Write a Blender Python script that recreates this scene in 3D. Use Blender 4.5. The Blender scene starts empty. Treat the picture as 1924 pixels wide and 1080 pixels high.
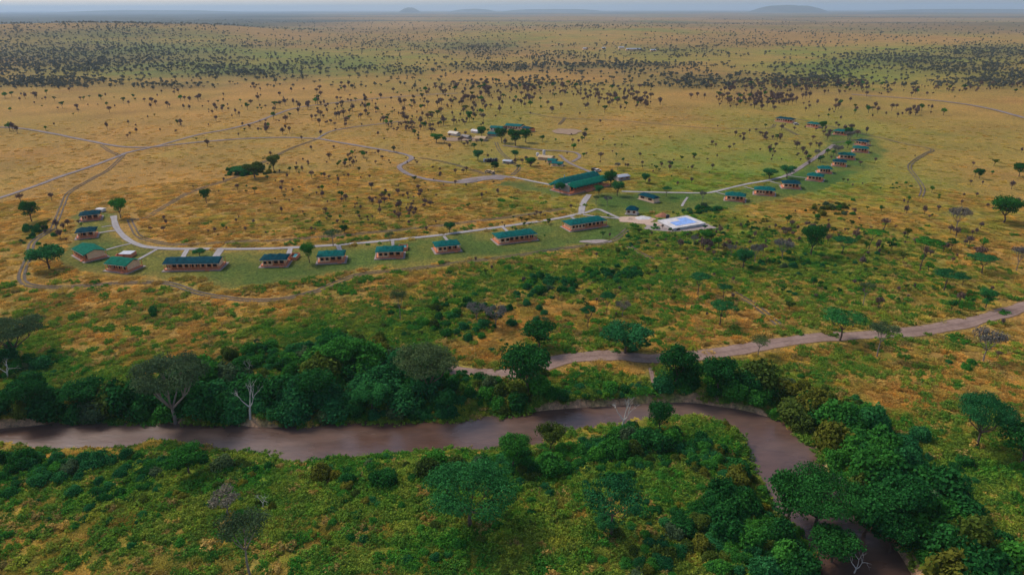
import bpy, math, random
import numpy as np
from mathutils import Matrix, Vector
random.seed(7); RNG = np.random.default_rng(11)
S = bpy.context.scene
COL = S.collection

# ------------------------------------------------------------------ camera
CAM_H, PITCH, ROLL, F = 100.0, math.atan((540-17)/1283.0), 0.0018, 1283.0
cr, ci = math.cos(ROLL), math.sin(ROLL)
_F = np.array([0, math.cos(PITCH), -math.sin(PITCH)])
_U0 = np.array([0, math.sin(PITCH), math.cos(PITCH)]); _R0 = np.array([1.0, 0, 0])
_R = _R0*cr - _U0*ci; _U = _U0*cr + _R0*ci
cam_d = bpy.data.cameras.new('camera'); cam = bpy.data.objects.new('camera', cam_d); COL.objects.link(cam)
cam_d.lens = 24.0; cam_d.sensor_width = 36.0; cam_d.clip_start = 1.0; cam_d.clip_end = 90000.0
cam.matrix_world = Matrix(((_R[0], _U[0], -_F[0], 0), (_R[1], _U[1], -_F[1], 0), (_R[2], _U[2], -_F[2], CAM_H), (0, 0, 0, 1)))
S.camera = cam

# ------------------------------------------------------------------ light
SUN_EL, SUN_AZ = math.radians(48), math.radians(-55)
w = bpy.data.worlds.new('World'); S.world = w; w.use_nodes = True
nt = w.node_tree; bg = nt.nodes['Background']
sky = nt.nodes.new('ShaderNodeTexSky'); sky.sky_type = 'NISHITA'; sky.sun_disc = False
sky.sun_elevation = SUN_EL; sky.sun_rotation = SUN_AZ
sky.altitude = 1500; sky.air_density = 1.0; sky.dust_density = 5.0; sky.ozone_density = 1.0
nt.links.new(sky.outputs[0], bg.inputs[0]); bg.inputs[1].default_value = 0.10
sd = bpy.data.lights.new('sun', 'SUN'); sd.energy = 1.4; sd.angle = math.radians(14); sd.color = (1.0, 0.93, 0.84)
so = bpy.data.objects.new('sun', sd); COL.objects.link(so)
sv = Vector((math.sin(SUN_AZ)*math.cos(SUN_EL), math.cos(SUN_AZ)*math.cos(SUN_EL), math.sin(SUN_EL)))
so.rotation_euler = sv.to_track_quat('Z', 'Y').to_euler()
S.view_settings.view_transform = 'Standard'; S.view_settings.look = 'None'
S.view_settings.exposure = 0.76; S.view_settings.gamma = 1.0
S.render.engine = 'CYCLES'
S.cycles.max_bounces = 4; S.cycles.diffuse_bounces = 2; S.cycles.glossy_bounces = 2
S.cycles.transmission_bounces = 2; S.cycles.transparent_max_bounces = 8; S.cycles.volume_bounces = 1

# ------------------------------------------------------------------ noise + geometry of the land
def _h(ix, iy, s):
    n = (ix.astype(np.int64)*374761393 + iy.astype(np.int64)*668265263 + s*974634777) & 0xffffffff
    n = ((n ^ (n >> 13))*1274126177) & 0xffffffff
    return ((n ^ (n >> 16)) & 0xffff)/65535.0
def vnoise(x, y, s=0):
    ix = np.floor(x); iy = np.floor(y); fx = x-ix; fy = y-iy
    fx = fx*fx*(3-2*fx); fy = fy*fy*(3-2*fy)
    a = _h(ix, iy, s); b = _h(ix+1, iy, s); c = _h(ix, iy+1, s); d = _h(ix+1, iy+1, s)
    return (a*(1-fx)+b*fx)*(1-fy)+(c*(1-fx)+d*fx)*fy
def fbm(x, y, sc, s=0, o=4):
    x = np.asarray(x, float)/sc; y = np.asarray(y, float)/sc; t = 0; a = 0.5; n = 0
    for k in range(o):
        t = t+a*vnoise(x, y, s+k*17); n += a; a *= 0.5; x = x*2.03+3.1; y = y*2.03+7.7
    return t/n
def hrand(x, y, s=0):
    return _h(np.floor(np.asarray(x)*13.7), np.floor(np.asarray(y)*11.3), s+500)
def sstep(a, b, x):
    t = np.clip((np.asarray(x, float)-a)/(b-a), 0, 1); return t*t*(3-2*t)

def cast_plane(px, py, z=0.0):
    px = np.asarray(px, float); py = np.asarray(py, float)
    u = (px-962)/F; v = (540-py)/F
    d = _F[:, None]+_R[:, None]*u.ravel()+_U[:, None]*v.ravel()
    t = (z-CAM_H)/np.minimum(d[2], -1e-4)
    return (d[0]*t).reshape(px.shape), (d[1]*t).reshape(px.shape)
def proj(x, y, z=0.0):
    x = np.asarray(x, float); y = np.asarray(y, float); z = np.asarray(z, float)-CAM_H
    c = x*_F[0]+y*_F[1]+z*_F[2]; c = np.where(c < 1, 1, c)
    return 962+F*(x*_R[0]+y*_R[1]+z*_R[2])/c, 540-F*(x*_U[0]+y*_U[1]+z*_U[2])/c

WATER_Z = -3.2
far_bank = [(-420,850),(-200,822),(-60,812),(0,806),(60,800),(110,797),(200,798),(330,797),(470,803),(560,803),(640,799),(720,797),(790,797),(850,794),
  (900,789),(960,782),(1020,772),(1100,766),(1160,763),(1240,757),(1300,757),(1350,764),(1400,772),(1440,785),(1480,805),(1510,830),
  (1535,858),(1548,885),(1572,920),(1605,955),(1640,985),(1670,1015),(1700,1060),(1725,1110),(1760,1200),(1800,1330)]
near_bank = [(-420,905),(-200,880),(-60,862),(0,858),(110,852),(200,850),(300,850),(420,856),(500,866),(590,872),(660,868),(740,860),(850,856),(930,854),
  (1000,845),(1070,832),(1130,822),(1200,812),(1250,806),(1310,806),(1350,815),(1382,832),(1405,852),(1430,880),(1445,900),(1462,930),(1485,970),
  (1520,1010),(1548,1050),(1565,1110),(1580,1200),(1600,1330)]
near_bank = [(x, y-15) if y < 870 else (x-12, y-4) for x, y in near_bank]
def smooth_poly(pts, n=4):
    P = np.array(pts, float); out = []
    for i in range(len(P)-1):
        p0 = P[max(i-1, 0)]; p1 = P[i]; p2 = P[i+1]; p3 = P[min(i+2, len(P)-1)]
        for k in range(n):
            t = k/n
            out.append(0.5*((2*p1)+(-p0+p2)*t+(2*p0-5*p1+4*p2-p3)*t*t+(-p0+3*p1-3*p2+p3)*t**3))
    out.append(P[-1]); return np.array(out)
fb = smooth_poly(far_bank); nb = smooth_poly(near_bank)
FBx, FBy = cast_plane(fb[:, 0], fb[:, 1], WATER_Z); NBx, NBy = cast_plane(nb[:, 0], nb[:, 1], WATER_Z)
RIV = np.concatenate([np.stack([FBx, FBy], 1), np.stack([NBx, NBy], 1)[::-1]])
def seg_dist(x, y, P):
    d = np.full(x.shape, 1e9)
    for i in range(len(P)-1):
        ax, ay = P[i]; bx, by = P[i+1]; ux, uy = bx-ax, by-ay; L = ux*ux+uy*uy+1e-9
        t = np.clip(((x-ax)*ux+(y-ay)*uy)/L, 0, 1)
        d = np.minimum(d, (x-ax-t*ux)**2+(y-ay-t*uy)**2)
    return np.sqrt(d)
def inside(x, y, P):
    c = np.zeros(x.shape, bool); n = len(P); j = n-1
    for i in range(n):
        xi, yi = P[i]; xj, yj = P[j]
        c ^= ((yi > y) != (yj > y)) & (x < (xj-xi)*(y-yi)/(yj-yi+1e-12)+xi); j = i
    return c
def river_sd(x, y):           # signed distance to the water's edge, negative in the water (capped at 60)
    x = np.asarray(x, float); y = np.asarray(y, float); sh = x.shape; x = x.ravel(); y = y.ravel()
    out = np.full(x.shape, 60.0)
    m = (x > -330) & (x < 210) & (y > 10) & (y < 260)
    if m.any():
        xs, ys = x[m], y[m]; d = seg_dist(xs, ys, RIV[:len(FBx)]); d = np.minimum(d, seg_dist(xs, ys, RIV[len(FBx):]))
        ins = inside(xs, ys, RIV); out[m] = np.minimum(np.where(ins, -d, d), 60)
    return out.reshape(sh)
def height(x, y, sd=None):
    x = np.asarray(x, float); y = np.asarray(y, float)
    r = np.hypot(x, y); sd = river_sd(x, y) if sd is None else sd
    wob = (fbm(x, y, 9, 5, 3)-0.5)*3.0
    s2 = sd+wob*sstep(0.3, 4, sd)
    steep = sstep(0.35, 0.65, fbm(x, y, 22, 91, 2))
    bank = 1.0-((sstep(-0.5, 2.6, s2)*0.75*steep)+sstep(0, 15, s2)*(1-0.75*steep))
    z = bank*(WATER_Z-0.35)
    z = np.where(sd < 0, WATER_Z-0.35-np.minimum(-sd, 6)*0.15, z)
    z = z+(fbm(x, y, 60, 3)-0.5)*1.6*sstep(3, 30, sd)*sstep(60, 20, np.where(r < 500, 60, 0)*0+30)
    f = sstep(700, 2600, r)
    z = z+f*(fbm(x, y, 900, 41, 3)-0.5)*34
    az = np.degrees(np.arctan2(x, y))
    z = z+48*np.exp(-((r-3300)/900)**2)*sstep(-14, -24, az)          # wooded rise on the left
    z = z+30*np.exp(-((r-3400)/800)**2)*np.exp(-((az-10)/9.0)**2)     # golden rise right of centre
    return z-0.0*r
def cast(px, py):
    z = 0.0
    for _ in range(6):
        x, y = cast_plane(px, py, z); z = height(x, y)
    return x, y, z
# cast_plane with array z
def cast_plane(px, py, z=0.0):
    px = np.asarray(px, float); py = np.asarray(py, float); z = np.asarray(z, float)+np.zeros(px.shape)
    u = (px-962)/F; v = (540-py)/F
    dx = _F[0]+_R[0]*u+_U[0]*v; dy = _F[1]+_R[1]*u+_U[1]*v; dz = _F[2]+_R[2]*u+_U[2]*v
    t = (z-CAM_H)/np.minimum(dz, -1e-4)
    return dx*t, dy*t
def G1(px, py):
    x, y, z = cast(np.array([px]), np.array([py])); return Vector((float(x[0]), float(y[0]), float(z[0])))
def wpp(y):                      # metres per photograph pixel at a ground point x, y
    return math.hypot(y.length if isinstance(y, Vector) else y, 0)/F

# ------------------------------------------------------------------ land cover: where it is green, where golden
GREEN = [  # x, y, rx, ry, amount (photograph grid, laid on the ground)
 (1040,540,210,45,.50),(760,620,150,70,.75),(560,650,160,40,.35),(150,740,260,40,.6),(40,660,90,50,.5),(1400,460,220,40,.45),(1180,520,120,35,.4),
 (1600,470,260,80,.38),(1800,560,200,50,.30),(1750,130,350,50,.35),(1190,105,330,28,.35),(560,110,480,34,.40),(900,300,190,52,.40),(1300,300,260,55,.34),
 (1250,400,150,40,.5),(1560,330,240,60,.42),(960,215,160,36,.32),(450,310,120,25,.25),(920,370,180,30,.22),(1450,250,180,50,.22),(1700,220,240,60,.18),
 (1100,640,120,30,.35),(1000,740,280,50,.75),(700,740,200,70,.9),(300,750,200,50,.85),(1350,740,160,50,.9),(1550,840,160,90,.8),(1750,950,190,110,.55),
 (1620,700,160,26,.25),(1850,840,150,70,.35),(200,900,330,60,.55),(600,900,330,50,.55),(1000,870,400,40,.6),(1450,950,240,120,.75),(900,1000,300,80,.25),
 (300,1030,300,80,.35),(1330,840,120,40,.45),(600,480,500,30,.08),(60,460,80,60,.3),(1290,370,120,30,.4),(800,110,200,30,.2),(1560,130,160,30,.3),
 (1900,420,120,60,.2),(1100,175,200,20,.15),(300,600,140,25,.12),(1000,1060,500,60,.2)]
GOLD = [(1170,700,130,16,.45),(880,655,110,22,.35),(1660,745,120,30,.32),(1400,590,140,25,.1),(1240,655,60,10,.2),(60,960,90,60,.25),(650,950,90,40,.15),(1100,980,90,50,.25),(430,900,140,40,.1),(330,690,110,30,.3)]
def greenness(x, y):
    px, py = proj(x, y, 0.0)
    px = px+(fbm(x, y, 35, 61)-0.5)*120; py = py+(fbm(x, y, 35, 62)-0.5)*60
    g = np.full(px.shape, 0.08)+0.30*sstep(800, 900, py)+.09*sstep(950, 1250, px)*sstep(200, 260, py)
    for cx, cy, rx, ry, a in GREEN: g = g+a*np.exp(-(((px-cx)/rx)**2+((py-cy)/ry)**2))
    for cx, cy, rx, ry, a in GOLD: g = g-a*np.exp(-(((px-cx)/rx)**2+((py-cy)/ry)**2))
    r = np.hypot(x, y)
    n = fbm(x, y, 26, 7, 4)-0.5; n2 = fbm(x, y, 110, 9, 4)-0.5; n3 = fbm(x, y, 600, 13, 3)-0.5
    near = sstep(900, 300, r)
    g = g+n*0.75*near+n2*0.55+n3*1.2*sstep(500, 1500, r)
    return np.clip(g, 0, 1)
WOOD = [(150,105,330,34,1.0),(430,135,240,18,.8),(80,62,420,16,.9),(480,85,260,12,.6),(60,155,140,10,.9),(330,160,130,8,.7),(620,122,140,16,.55),(740,135,120,8,.5),(900,90,110,18,1.0),(940,128,130,7,1.0),(1130,124,170,7,1.0),(1320,150,140,16,.8),
 (1060,108,90,12,.5),(1250,92,130,14,.6),(1400,82,130,10,.6),(1330,75,140,7,.5),(1180,135,170,9,.6),(1700,112,130,14,.85),(1560,128,120,9,.6),(1880,98,120,16,.85),(1800,128,130,12,.7),(1880,150,80,20,.6),
 (1450,70,260,10,.35),(700,80,260,18,.55),(700,60,240,6,.6),(1000,52,260,5,.5),(1300,46,500,4,.4),(1700,58,300,6,.35),(1060,88,130,8,.4),(1480,150,130,14,.5),(300,45,420,8,.7),(1450,172,150,14,.45),(900,165,200,14,.3)]
def wood_density(x, y, z=0.0):
    px, py = proj(x, y, z); D = np.zeros(px.shape)
    for a, b, rx, ry, w_ in WOOD: D = np.maximum(D, w_*np.exp(-(((px-a)/rx)**2+((py-b)/ry)**2)**1.2))
    return D*(np.asarray(y) > 0)
LAWNS_PX = [
 [(150,398),(195,396),(218,405),(228,440),(268,462),(340,470),(560,469),(700,457),(850,442),(1000,420),(1090,404),(1165,408),(1182,430),(1150,452),(1050,468),
  (900,485),(760,500),(650,512),(520,532),(430,549),(392,540),(330,527),(250,524),(200,512),(140,500),(118,478),(125,430),(135,408)],
 [(1165,362),(1300,364),(1345,364),(1352,380),(1300,398),(1200,402),(1165,408),(1120,394),(1105,378),(1120,368)],
 [(1345,364),(1400,350),(1475,333),(1512,314),(1560,275),(1545,247),(1600,240),(1650,262),(1658,290),(1612,325),(1560,350),(1500,368),(1400,388),(1345,386)],
 [(960,336),(1040,352),(1062,366),(1040,372),(960,352),(930,346)]]
LAWNS = []
for L in LAWNS_PX:
    q = smooth_poly(L+[L[0]], 3); xx, yy = cast_plane(q[:, 0], q[:, 1], 0); LAWNS.append(np.stack([xx, yy], 1))
def lawn(x, y, soft=False):
    wx = x+(fbm(x, y, 14, 31, 4)-0.5)*16; wy = y+(fbm(x, y, 14, 32, 4)-0.5)*16
    def one(a, b):
        m = np.zeros(np.shape(x))
        for L in LAWNS: m = np.maximum(m, inside(a, b, L).astype(float))
        return m
    if not soft: return one(wx, wy)
    return (one(wx, wy)*2+one(wx+3, wy)+one(wx-3, wy)+one(wx, wy+4)+one(wx, wy-4)+one(wx+5, wy+6)+one(wx-5, wy-6))/8

# raster of ground kept clear of vegetation (roads, buildings)
RX0, RY0, RS, RNX, RNY = -560.0, 50.0, 0.8, 1500, 1250
CLEAR = np.zeros((RNX, RNY), bool)
def mark(xs, ys, rad=1.0):
    k = max(1, int(math.ceil(rad/RS)))
    ix = ((np.asarray(xs)-RX0)/RS).astype(int); iy = ((np.asarray(ys)-RY0)/RS).astype(int)
    for a in range(-k, k+1):
        for b in range(-k, k+1):
            if (a*a+b*b)*RS*RS > rad*rad+0.3: continue
            i = ix+a; j = iy+b; m = (i >= 0) & (i < RNX) & (j >= 0) & (j < RNY); CLEAR[i[m], j[m]] = True
def is_clear(xs, ys):
    ix = ((np.asarray(xs)-RX0)/RS).astype(int); iy = ((np.asarray(ys)-RY0)/RS).astype(int)
    m = (ix >= 0) & (ix < RNX) & (iy >= 0) & (iy < RNY); o = np.zeros(ix.shape, bool); o[m] = CLEAR[ix[m], iy[m]]; return o

# ------------------------------------------------------------------ materials
def mat(name):
    m = bpy.data.materials.new(name); m.use_nodes = True; n = m.node_tree
    b = n.nodes['Principled BSDF']; b.inputs['Specular IOR Level'].default_value = 0.2
    return m, n, b
def N(n, t, **k):
    o = n.nodes.new(t)
    for a, v in k.items():
        if a in ('operation', 'blend_type', 'data_type', 'attribute_name', 'attribute_type', 'noise_dimensions', 'wave_type', 'bands_direction'): setattr(o, a, v)
        else: o.inputs[a].default_value = v
    return o
def noise(n, scale, detail=4, rough=0.6, coord=None):
    o = n.nodes.new('ShaderNodeTexNoise'); o.inputs['Scale'].default_value = scale; o.inputs['Detail'].default_value = detail; o.inputs['Roughness'].default_value = rough
    if coord is not None: n.links.new(coord, o.inputs['Vector'])
    return o
def ramp(n, src, stops):
    r = n.nodes.new('ShaderNodeValToRGB'); e = r.color_ramp.elements
    while len(e) > 1: e.remove(e[-1])
    e[0].position = stops[0][0]; e[0].color = (*stops[0][1], 1)
    for p, c in stops[1:]:
        q = e.new(p); q.color = (*c, 1)
    n.links.new(src, r.inputs[0]); return r
def mixc(n, fac, a, b, mode='MIX'):
    m = n.nodes.new('ShaderNodeMix'); m.data_type = 'RGBA'; m.blend_type = mode
    if isinstance(fac, (int, float)): m.inputs[0].default_value = fac
    else: n.links.new(fac, m.inputs[0])
    for s, v in ((m.inputs[6], a), (m.inputs[7], b)):
        if isinstance(v, tuple): s.default_value = (*v, 1)
        else: n.links.new(v, s)
    return m.outputs[2]
def bump(n, b, h, strength=0.4, dist=0.1):
    u = n.nodes.new('ShaderNodeBump'); u.inputs['Strength'].default_value = strength; u.inputs['Distance'].default_value = dist
    n.links.new(h, u.inputs['Height']); n.links.new(u.outputs[0], b.inputs['Normal'])
def simple(name, col, var=0.25, scale=1.2, rough=0.7, spec=0.2, metal=0.0, bmp=0.0):
    m, n, b = mat(name); tc = n.nodes.new('ShaderNodeTexCoord')
    ns = noise(n, scale, 5, 0.65, tc.outputs['Object'])
    lo = tuple(c*(1-var) for c in col); hi = tuple(min(1, c*(1+var)) for c in col)
    r = ramp(n, ns.outputs[0], [(0.3, lo), (0.7, hi)]); n.links.new(r.outputs[0], b.inputs['Base Color'])
    b.inputs['Roughness'].default_value = rough; b.inputs['Specular IOR Level'].default_value = spec; b.inputs['Metallic'].default_value = metal
    if bmp: bump(n, b, ns.outputs[0], bmp, 0.05)
    return m
GOLDC = (0.410, 0.224, 0.058); GRNC = (0.150, 0.215, 0.030); LAWNC = (0.036, 0.115, 0.022)
def mat_ground():
    m, n, b = mat('ground_soil_and_grass'); tc = n.nodes.new('ShaderNodeTexCoord'); P = tc.outputs['Object']
    at = N(n, 'ShaderNodeAttribute', attribute_name='gcol')
    a = noise(n, 1.1, 5, 0.7, P); c = noise(n, 0.30, 6, 0.75, P); d = noise(n, 0.02, 6, 0.6, P)
    k = mixc(n, 1.0, at.outputs['Color'], ramp(n, a.outputs[0], [(0.3, (0.30, 0.34, 0.36)), (0.5, (0.95, 0.95, 0.95)), (0.7, (1.65, 1.55, 1.45))]).outputs[0], 'MULTIPLY')
    k = mixc(n, 1.0, k, ramp(n, c.outputs[0], [(0.3, (0.58, 0.68, 0.70)), (0.7, (1.38, 1.28, 1.25))]).outputs[0], 'MULTIPLY')
    k = mixc(n, 1.0, k, ramp(n, d.outputs[0], [(0.3, (0.80, 0.84, 0.86)), (0.7, (1.18, 1.14, 1.10))]).outputs[0], 'MULTIPLY')
    n.links.new(k, b.inputs['Base Color']); b.inputs['Roughness'].default_value = 0.95; b.inputs['Specular IOR Level'].default_value = 0.05
    bump(n, b, a.outputs[0], 0.7, 0.5); return m
def foliage(name, c1, c2, trans=0.25, inst=None):
    m = bpy.data.materials.new(name); m.use_nodes = True; n = m.node_tree; n.nodes.clear()
    out = n.nodes.new('ShaderNodeOutputMaterial'); at = N(n, 'ShaderNodeAttribute', attribute_name='v'); oi = n.nodes.new('ShaderNodeObjectInfo')
    k = mixc(n, at.outputs['Fac'], c1, c2)
    if inst:
        it = N(n, 'ShaderNodeAttribute', attribute_name='tint', attribute_type='INSTANCER')
        k = mixc(n, 1.0, it.outputs['Color'], ramp(n, at.outputs['Fac'], [(0, c1), (1, c2)]).outputs[0], 'MULTIPLY')
    r = ramp(n, oi.outputs['Random'], [(0, (0.70, 0.78, 0.80)), (0.5, (1.0, 1.0, 1.0)), (1, (1.30, 1.20, 0.95))])
    k = mixc(n, 1.0, k, r.outputs[0], 'MULTIPLY')
    df = n.nodes.new('ShaderNodeBsdfDiffuse'); tr = n.nodes.new('ShaderNodeBsdfTranslucent'); mx = n.nodes.new('ShaderNodeMixShader')
    mx.inputs[0].default_value = trans
    n.links.new(k, df.inputs[0]); n.links.new(k, tr.inputs[0]); n.links.new(df.outputs[0], mx.inputs[1]); n.links.new(tr.outputs[0], mx.inputs[2])
    n.links.new(mx.outputs[0], out.inputs[0]); return m
def mat_track(name, c1, c2, edge=0.55, rut=0.5, scale=0.8):
    m, n, b = mat(name); tc = n.nodes.new('ShaderNodeTexCoord'); P = tc.outputs['Object']
    at = N(n, 'ShaderNodeAttribute', attribute_name='across')
    a = noise(n, scale, 6, 0.7, P); c = noise(n, 0.12, 4, 0.6, P)
    mm = N(n, 'ShaderNodeMath', operation='ADD'); n.links.new(a.outputs[0], mm.inputs[0]); n.links.new(c.outputs[0], mm.inputs[1])
    hf = N(n, 'ShaderNodeMath', operation='MULTIPLY'); hf.inputs[1].default_value = 0.5; n.links.new(mm.outputs[0], hf.inputs[0])
    k = ramp(n, hf.outputs[0], [(0.35, c1), (0.62, c2)]).outputs[0]
    rr = ramp(n, at.outputs['Fac'], [(0.0, (0.82, 0.82, 0.85)), (0.30, (1.1, 1.1, 1.1)), (0.45, (1.0, 1.0, 1.0)), (0.7, (1.15, 1.15, 1.12)), (1.0, (0.7, 0.62, 0.58))])
    k = mixc(n, rut, k, mixc(n, 1.0, k, rr.outputs[0], 'MULTIPLY'))
    n.links.new(k, b.inputs['Base Color']); b.inputs['Roughness'].default_value = 0.95; b.inputs['Specular IOR Level'].default_value = 0.08
    s = N(n, 'ShaderNodeMath', operation='MULTIPLY'); s.inputs[1].default_value = edge; n.links.new(a.outputs[0], s.inputs[0])
    t = N(n, 'ShaderNodeMath', operation='ADD'); n.links.new(at.outputs['Fac'], t.inputs[0]); n.links.new(s.outputs[0], t.inputs[1])
    g = N(n, 'ShaderNodeMapRange'); g.inputs[1].default_value = 0.72+edge*0.5; g.inputs[2].default_value = 0.95+edge*0.5; g.inputs[3].default_value = 1; g.inputs[4].default_value = 0
    n.links.new(t.outputs[0], g.inputs[0]); n.links.new(g.outputs[0], b.inputs['Alpha']); bump(n, b, a.outputs[0], 0.3, 0.1)
    return m
def mat_water(name, c1, c2, rough=0.24):
    m, n, b = mat(name); tc = n.nodes.new('ShaderNodeTexCoord'); P = tc.outputs['Object']
    mp = n.nodes.new('ShaderNodeMapping'); mp.inputs['Scale'].default_value = (0.35, 1.0, 1); n.links.new(P, mp.inputs[0])
    a = noise(n, 1.6, 4, 0.6, mp.outputs[0]); c = noise(n, 0.07, 4, 0.55, mp.outputs[0])
    n.links.new(ramp(n, c.outputs[0], [(0.35, c1), (0.65, c2)]).outputs[0], b.inputs['Base Color'])
    rr = N(n, 'ShaderNodeMapRange'); rr.inputs[1].default_value = 0.3; rr.inputs[2].default_value = 0.7; rr.inputs[3].default_value = rough*0.6; rr.inputs[4].default_value = rough*1.8
    n.links.new(c.outputs[0], rr.inputs[0]); n.links.new(rr.outputs[0], b.inputs['Roughness']); b.inputs['Specular IOR Level'].default_value = 0.5
    fl = noise(n, 0.35, 5, 0.7, mp.outputs[0]); k = mixc(n, 1.0, ramp(n, c.outputs[0], [(0.35, c1), (0.65, c2)]).outputs[0], ramp(n, fl.outputs[0], [(0.3, (0.72, 0.74, 0.76)), (0.7, (1.25, 1.22, 1.2))]).outputs[0], 'MULTIPLY'); n.links.new(k, b.inputs['Base Color'])
    bump(n, b, a.outputs[0], 0.35, 0.15); return m
M = dict(
 ground=mat_ground(),
 road=mat_track('packed_earth', (0.19, 0.118, 0.088), (0.335, 0.225, 0.175), 0.30, 0.8),
 gravel=mat_track('pale_gravel', (0.27, 0.235, 0.215), (0.42, 0.375, 0.35), 0.2, 0.5, 1.6),
 lanes=mat_track('grey_gravel', (0.17, 0.13, 0.115), (0.30, 0.24, 0.215), 0.5, 0.6),
 track=mat_track('worn_track_earth', (0.065, 0.055, 0.035), (0.20, 0.15, 0.115), 0.45, 0.3),
 water=mat_water('muddy_water', (0.105, 0.055, 0.037), (0.160, 0.098, 0.072)),
 pool=simple('pool_water', (0.22, 0.35, 0.68), 0.3, 0.5, 0.08, 0.5),
 roof=simple('green_canvas', (0.004, 0.100, 0.086), 0.5, 0.9, 0.8, 0.03, 0, 0.3),
 roofd=simple('dark_green_canvas', (0.002, 0.046, 0.060), 0.5, 0.9, 0.8, 0.03, 0, 0.3),
 roofl=simple('bright_green_canvas', (0.004, 0.120, 0.072), 0.4, 0.9, 0.8, 0.03, 0, 0.3),
 canvas=simple('beige_canvas', (0.84, 0.53, 0.31), 0.12, 0.7, 0.9),
 grey=simple('grey_canvas', (0.30, 0.26, 0.23), 0.15, 0.7, 0.9),
 cream=simple('cream_trim', (0.66, 0.56, 0.45), 0.1, 1, 0.8),
 timber=simple('orange_timber', (0.80, 0.25, 0.095), 0.25, 1.5, 0.7),
 deck=simple('deck_boards', (0.66, 0.22, 0.11), 0.3, 2.0, 0.8),
 plinth=simple('pinkish_paving', (0.33, 0.26, 0.225), 0.3, 1.2, 0.9),
 dark=simple('dark_mesh_screen', (0.020, 0.014, 0.014), 0.4, 2, 0.5),
 glass=simple('window_glass', (0.05, 0.05, 0.055), 0.3, 2, 0.1, 0.5),
 white=simple('white_plaster', (0.62, 0.57, 0.54), 0.25, 0.5, 0.85),
 tan=simple('tan_canvas', (0.52, 0.36, 0.20), 0.12, 0.8, 0.85),
 black=simple('black_plastic', (0.015, 0.015, 0.022), 0.3, 1, 0.35, 0.4),
 metal=simple('grey_metal', (0.42, 0.42, 0.44), 0.2, 1, 0.45, 0.4, 0.3),
 khaki=simple('khaki_paint', (0.34, 0.26, 0.17), 0.1, 1, 0.35, 0.5),
 rubber=simple('tyre_rubber', (0.02, 0.02, 0.02), 0.2, 3, 0.9),
 shade=simple('teal_roof_canvas', (0.008, 0.115, 0.105), 0.3, 1, 0.8, 0.05),
 dry=simple('dry_bare_earth', (0.31, 0.20, 0.12), 0.2, 0.3, 0.95),
 teal=simple('teal_tarpaulin', (0.07, 0.34, 0.34), 0.2, 1, 0.6),
 sand=simple('building_sand', (0.52, 0.36, 0.26), 0.25, 1.5, 0.95, 0.1, 0, 0.4),
 clay=simple('red_clay', (0.36, 0.15, 0.085), 0.3, 1.5, 0.95, 0.1, 0, 0.4),
 bark=simple('grey_brown_bark', (0.11, 0.075, 0.055), 0.35, 3, 0.95),
 pale=simple('pale_bark', (0.26, 0.20, 0.155), 0.25, 3, 0.95),
 bone=simple('bleached_wood', (0.56, 0.49, 0.42), 0.2, 3, 0.9),
 rock=simple('pale_clay_bank', (0.38, 0.28, 0.21), 0.4, 0.9, 0.95, 0.1, 0, 0.6),
 skin=simple('brown_skin', (0.12, 0.06, 0.04), 0.1, 3, 0.6),
 cloth=simple('dark_blue_cloth', (0.03, 0.035, 0.06), 0.2, 3, 0.9),
 hill=simple('hill_scrub', (0.09, 0.09, 0.06), 0.4, 0.004, 0.95),
 L_teal=foliage('teal_green_leaves', (0.009, 0.060, 0.018), (0.060, 0.275, 0.080)),
 L_green=foliage('mid_green_leaves', (0.012, 0.075, 0.010), (0.095, 0.340, 0.048)),
 L_dark=foliage('dark_green_leaves', (0.006, 0.040, 0.009), (0.046, 0.215, 0.045)),
 L_olive=foliage('olive_leaves', (0.026, 0.055, 0.009), (0.135, 0.190, 0.036)),
 L_yellow=foliage('yellow_green_leaves', (0.065, 0.085, 0.010), (0.260, 0.240, 0.034)),
 L_feather=foliage('grey_green_feathery_leaves', (0.040, 0.075, 0.030), (0.150, 0.215, 0.090)),
 L_twig=foliage('purple_brown_twigs', (0.075, 0.048, 0.042), (0.250, 0.165, 0.145), 0.05),
 L_far=foliage('far_tree_crowns', (0.075, 0.080, 0.058), (0.205, 0.205, 0.150), 0.1),
 L_grey=foliage('grey_bare_twigs', (0.11, 0.10, 0.085), (0.25, 0.225, 0.19), 0.05),
 grass=foliage('grass_blades', (0.82, 0.88, 0.82), (1.85, 1.86, 1.7), 0.3, True),
)

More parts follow.
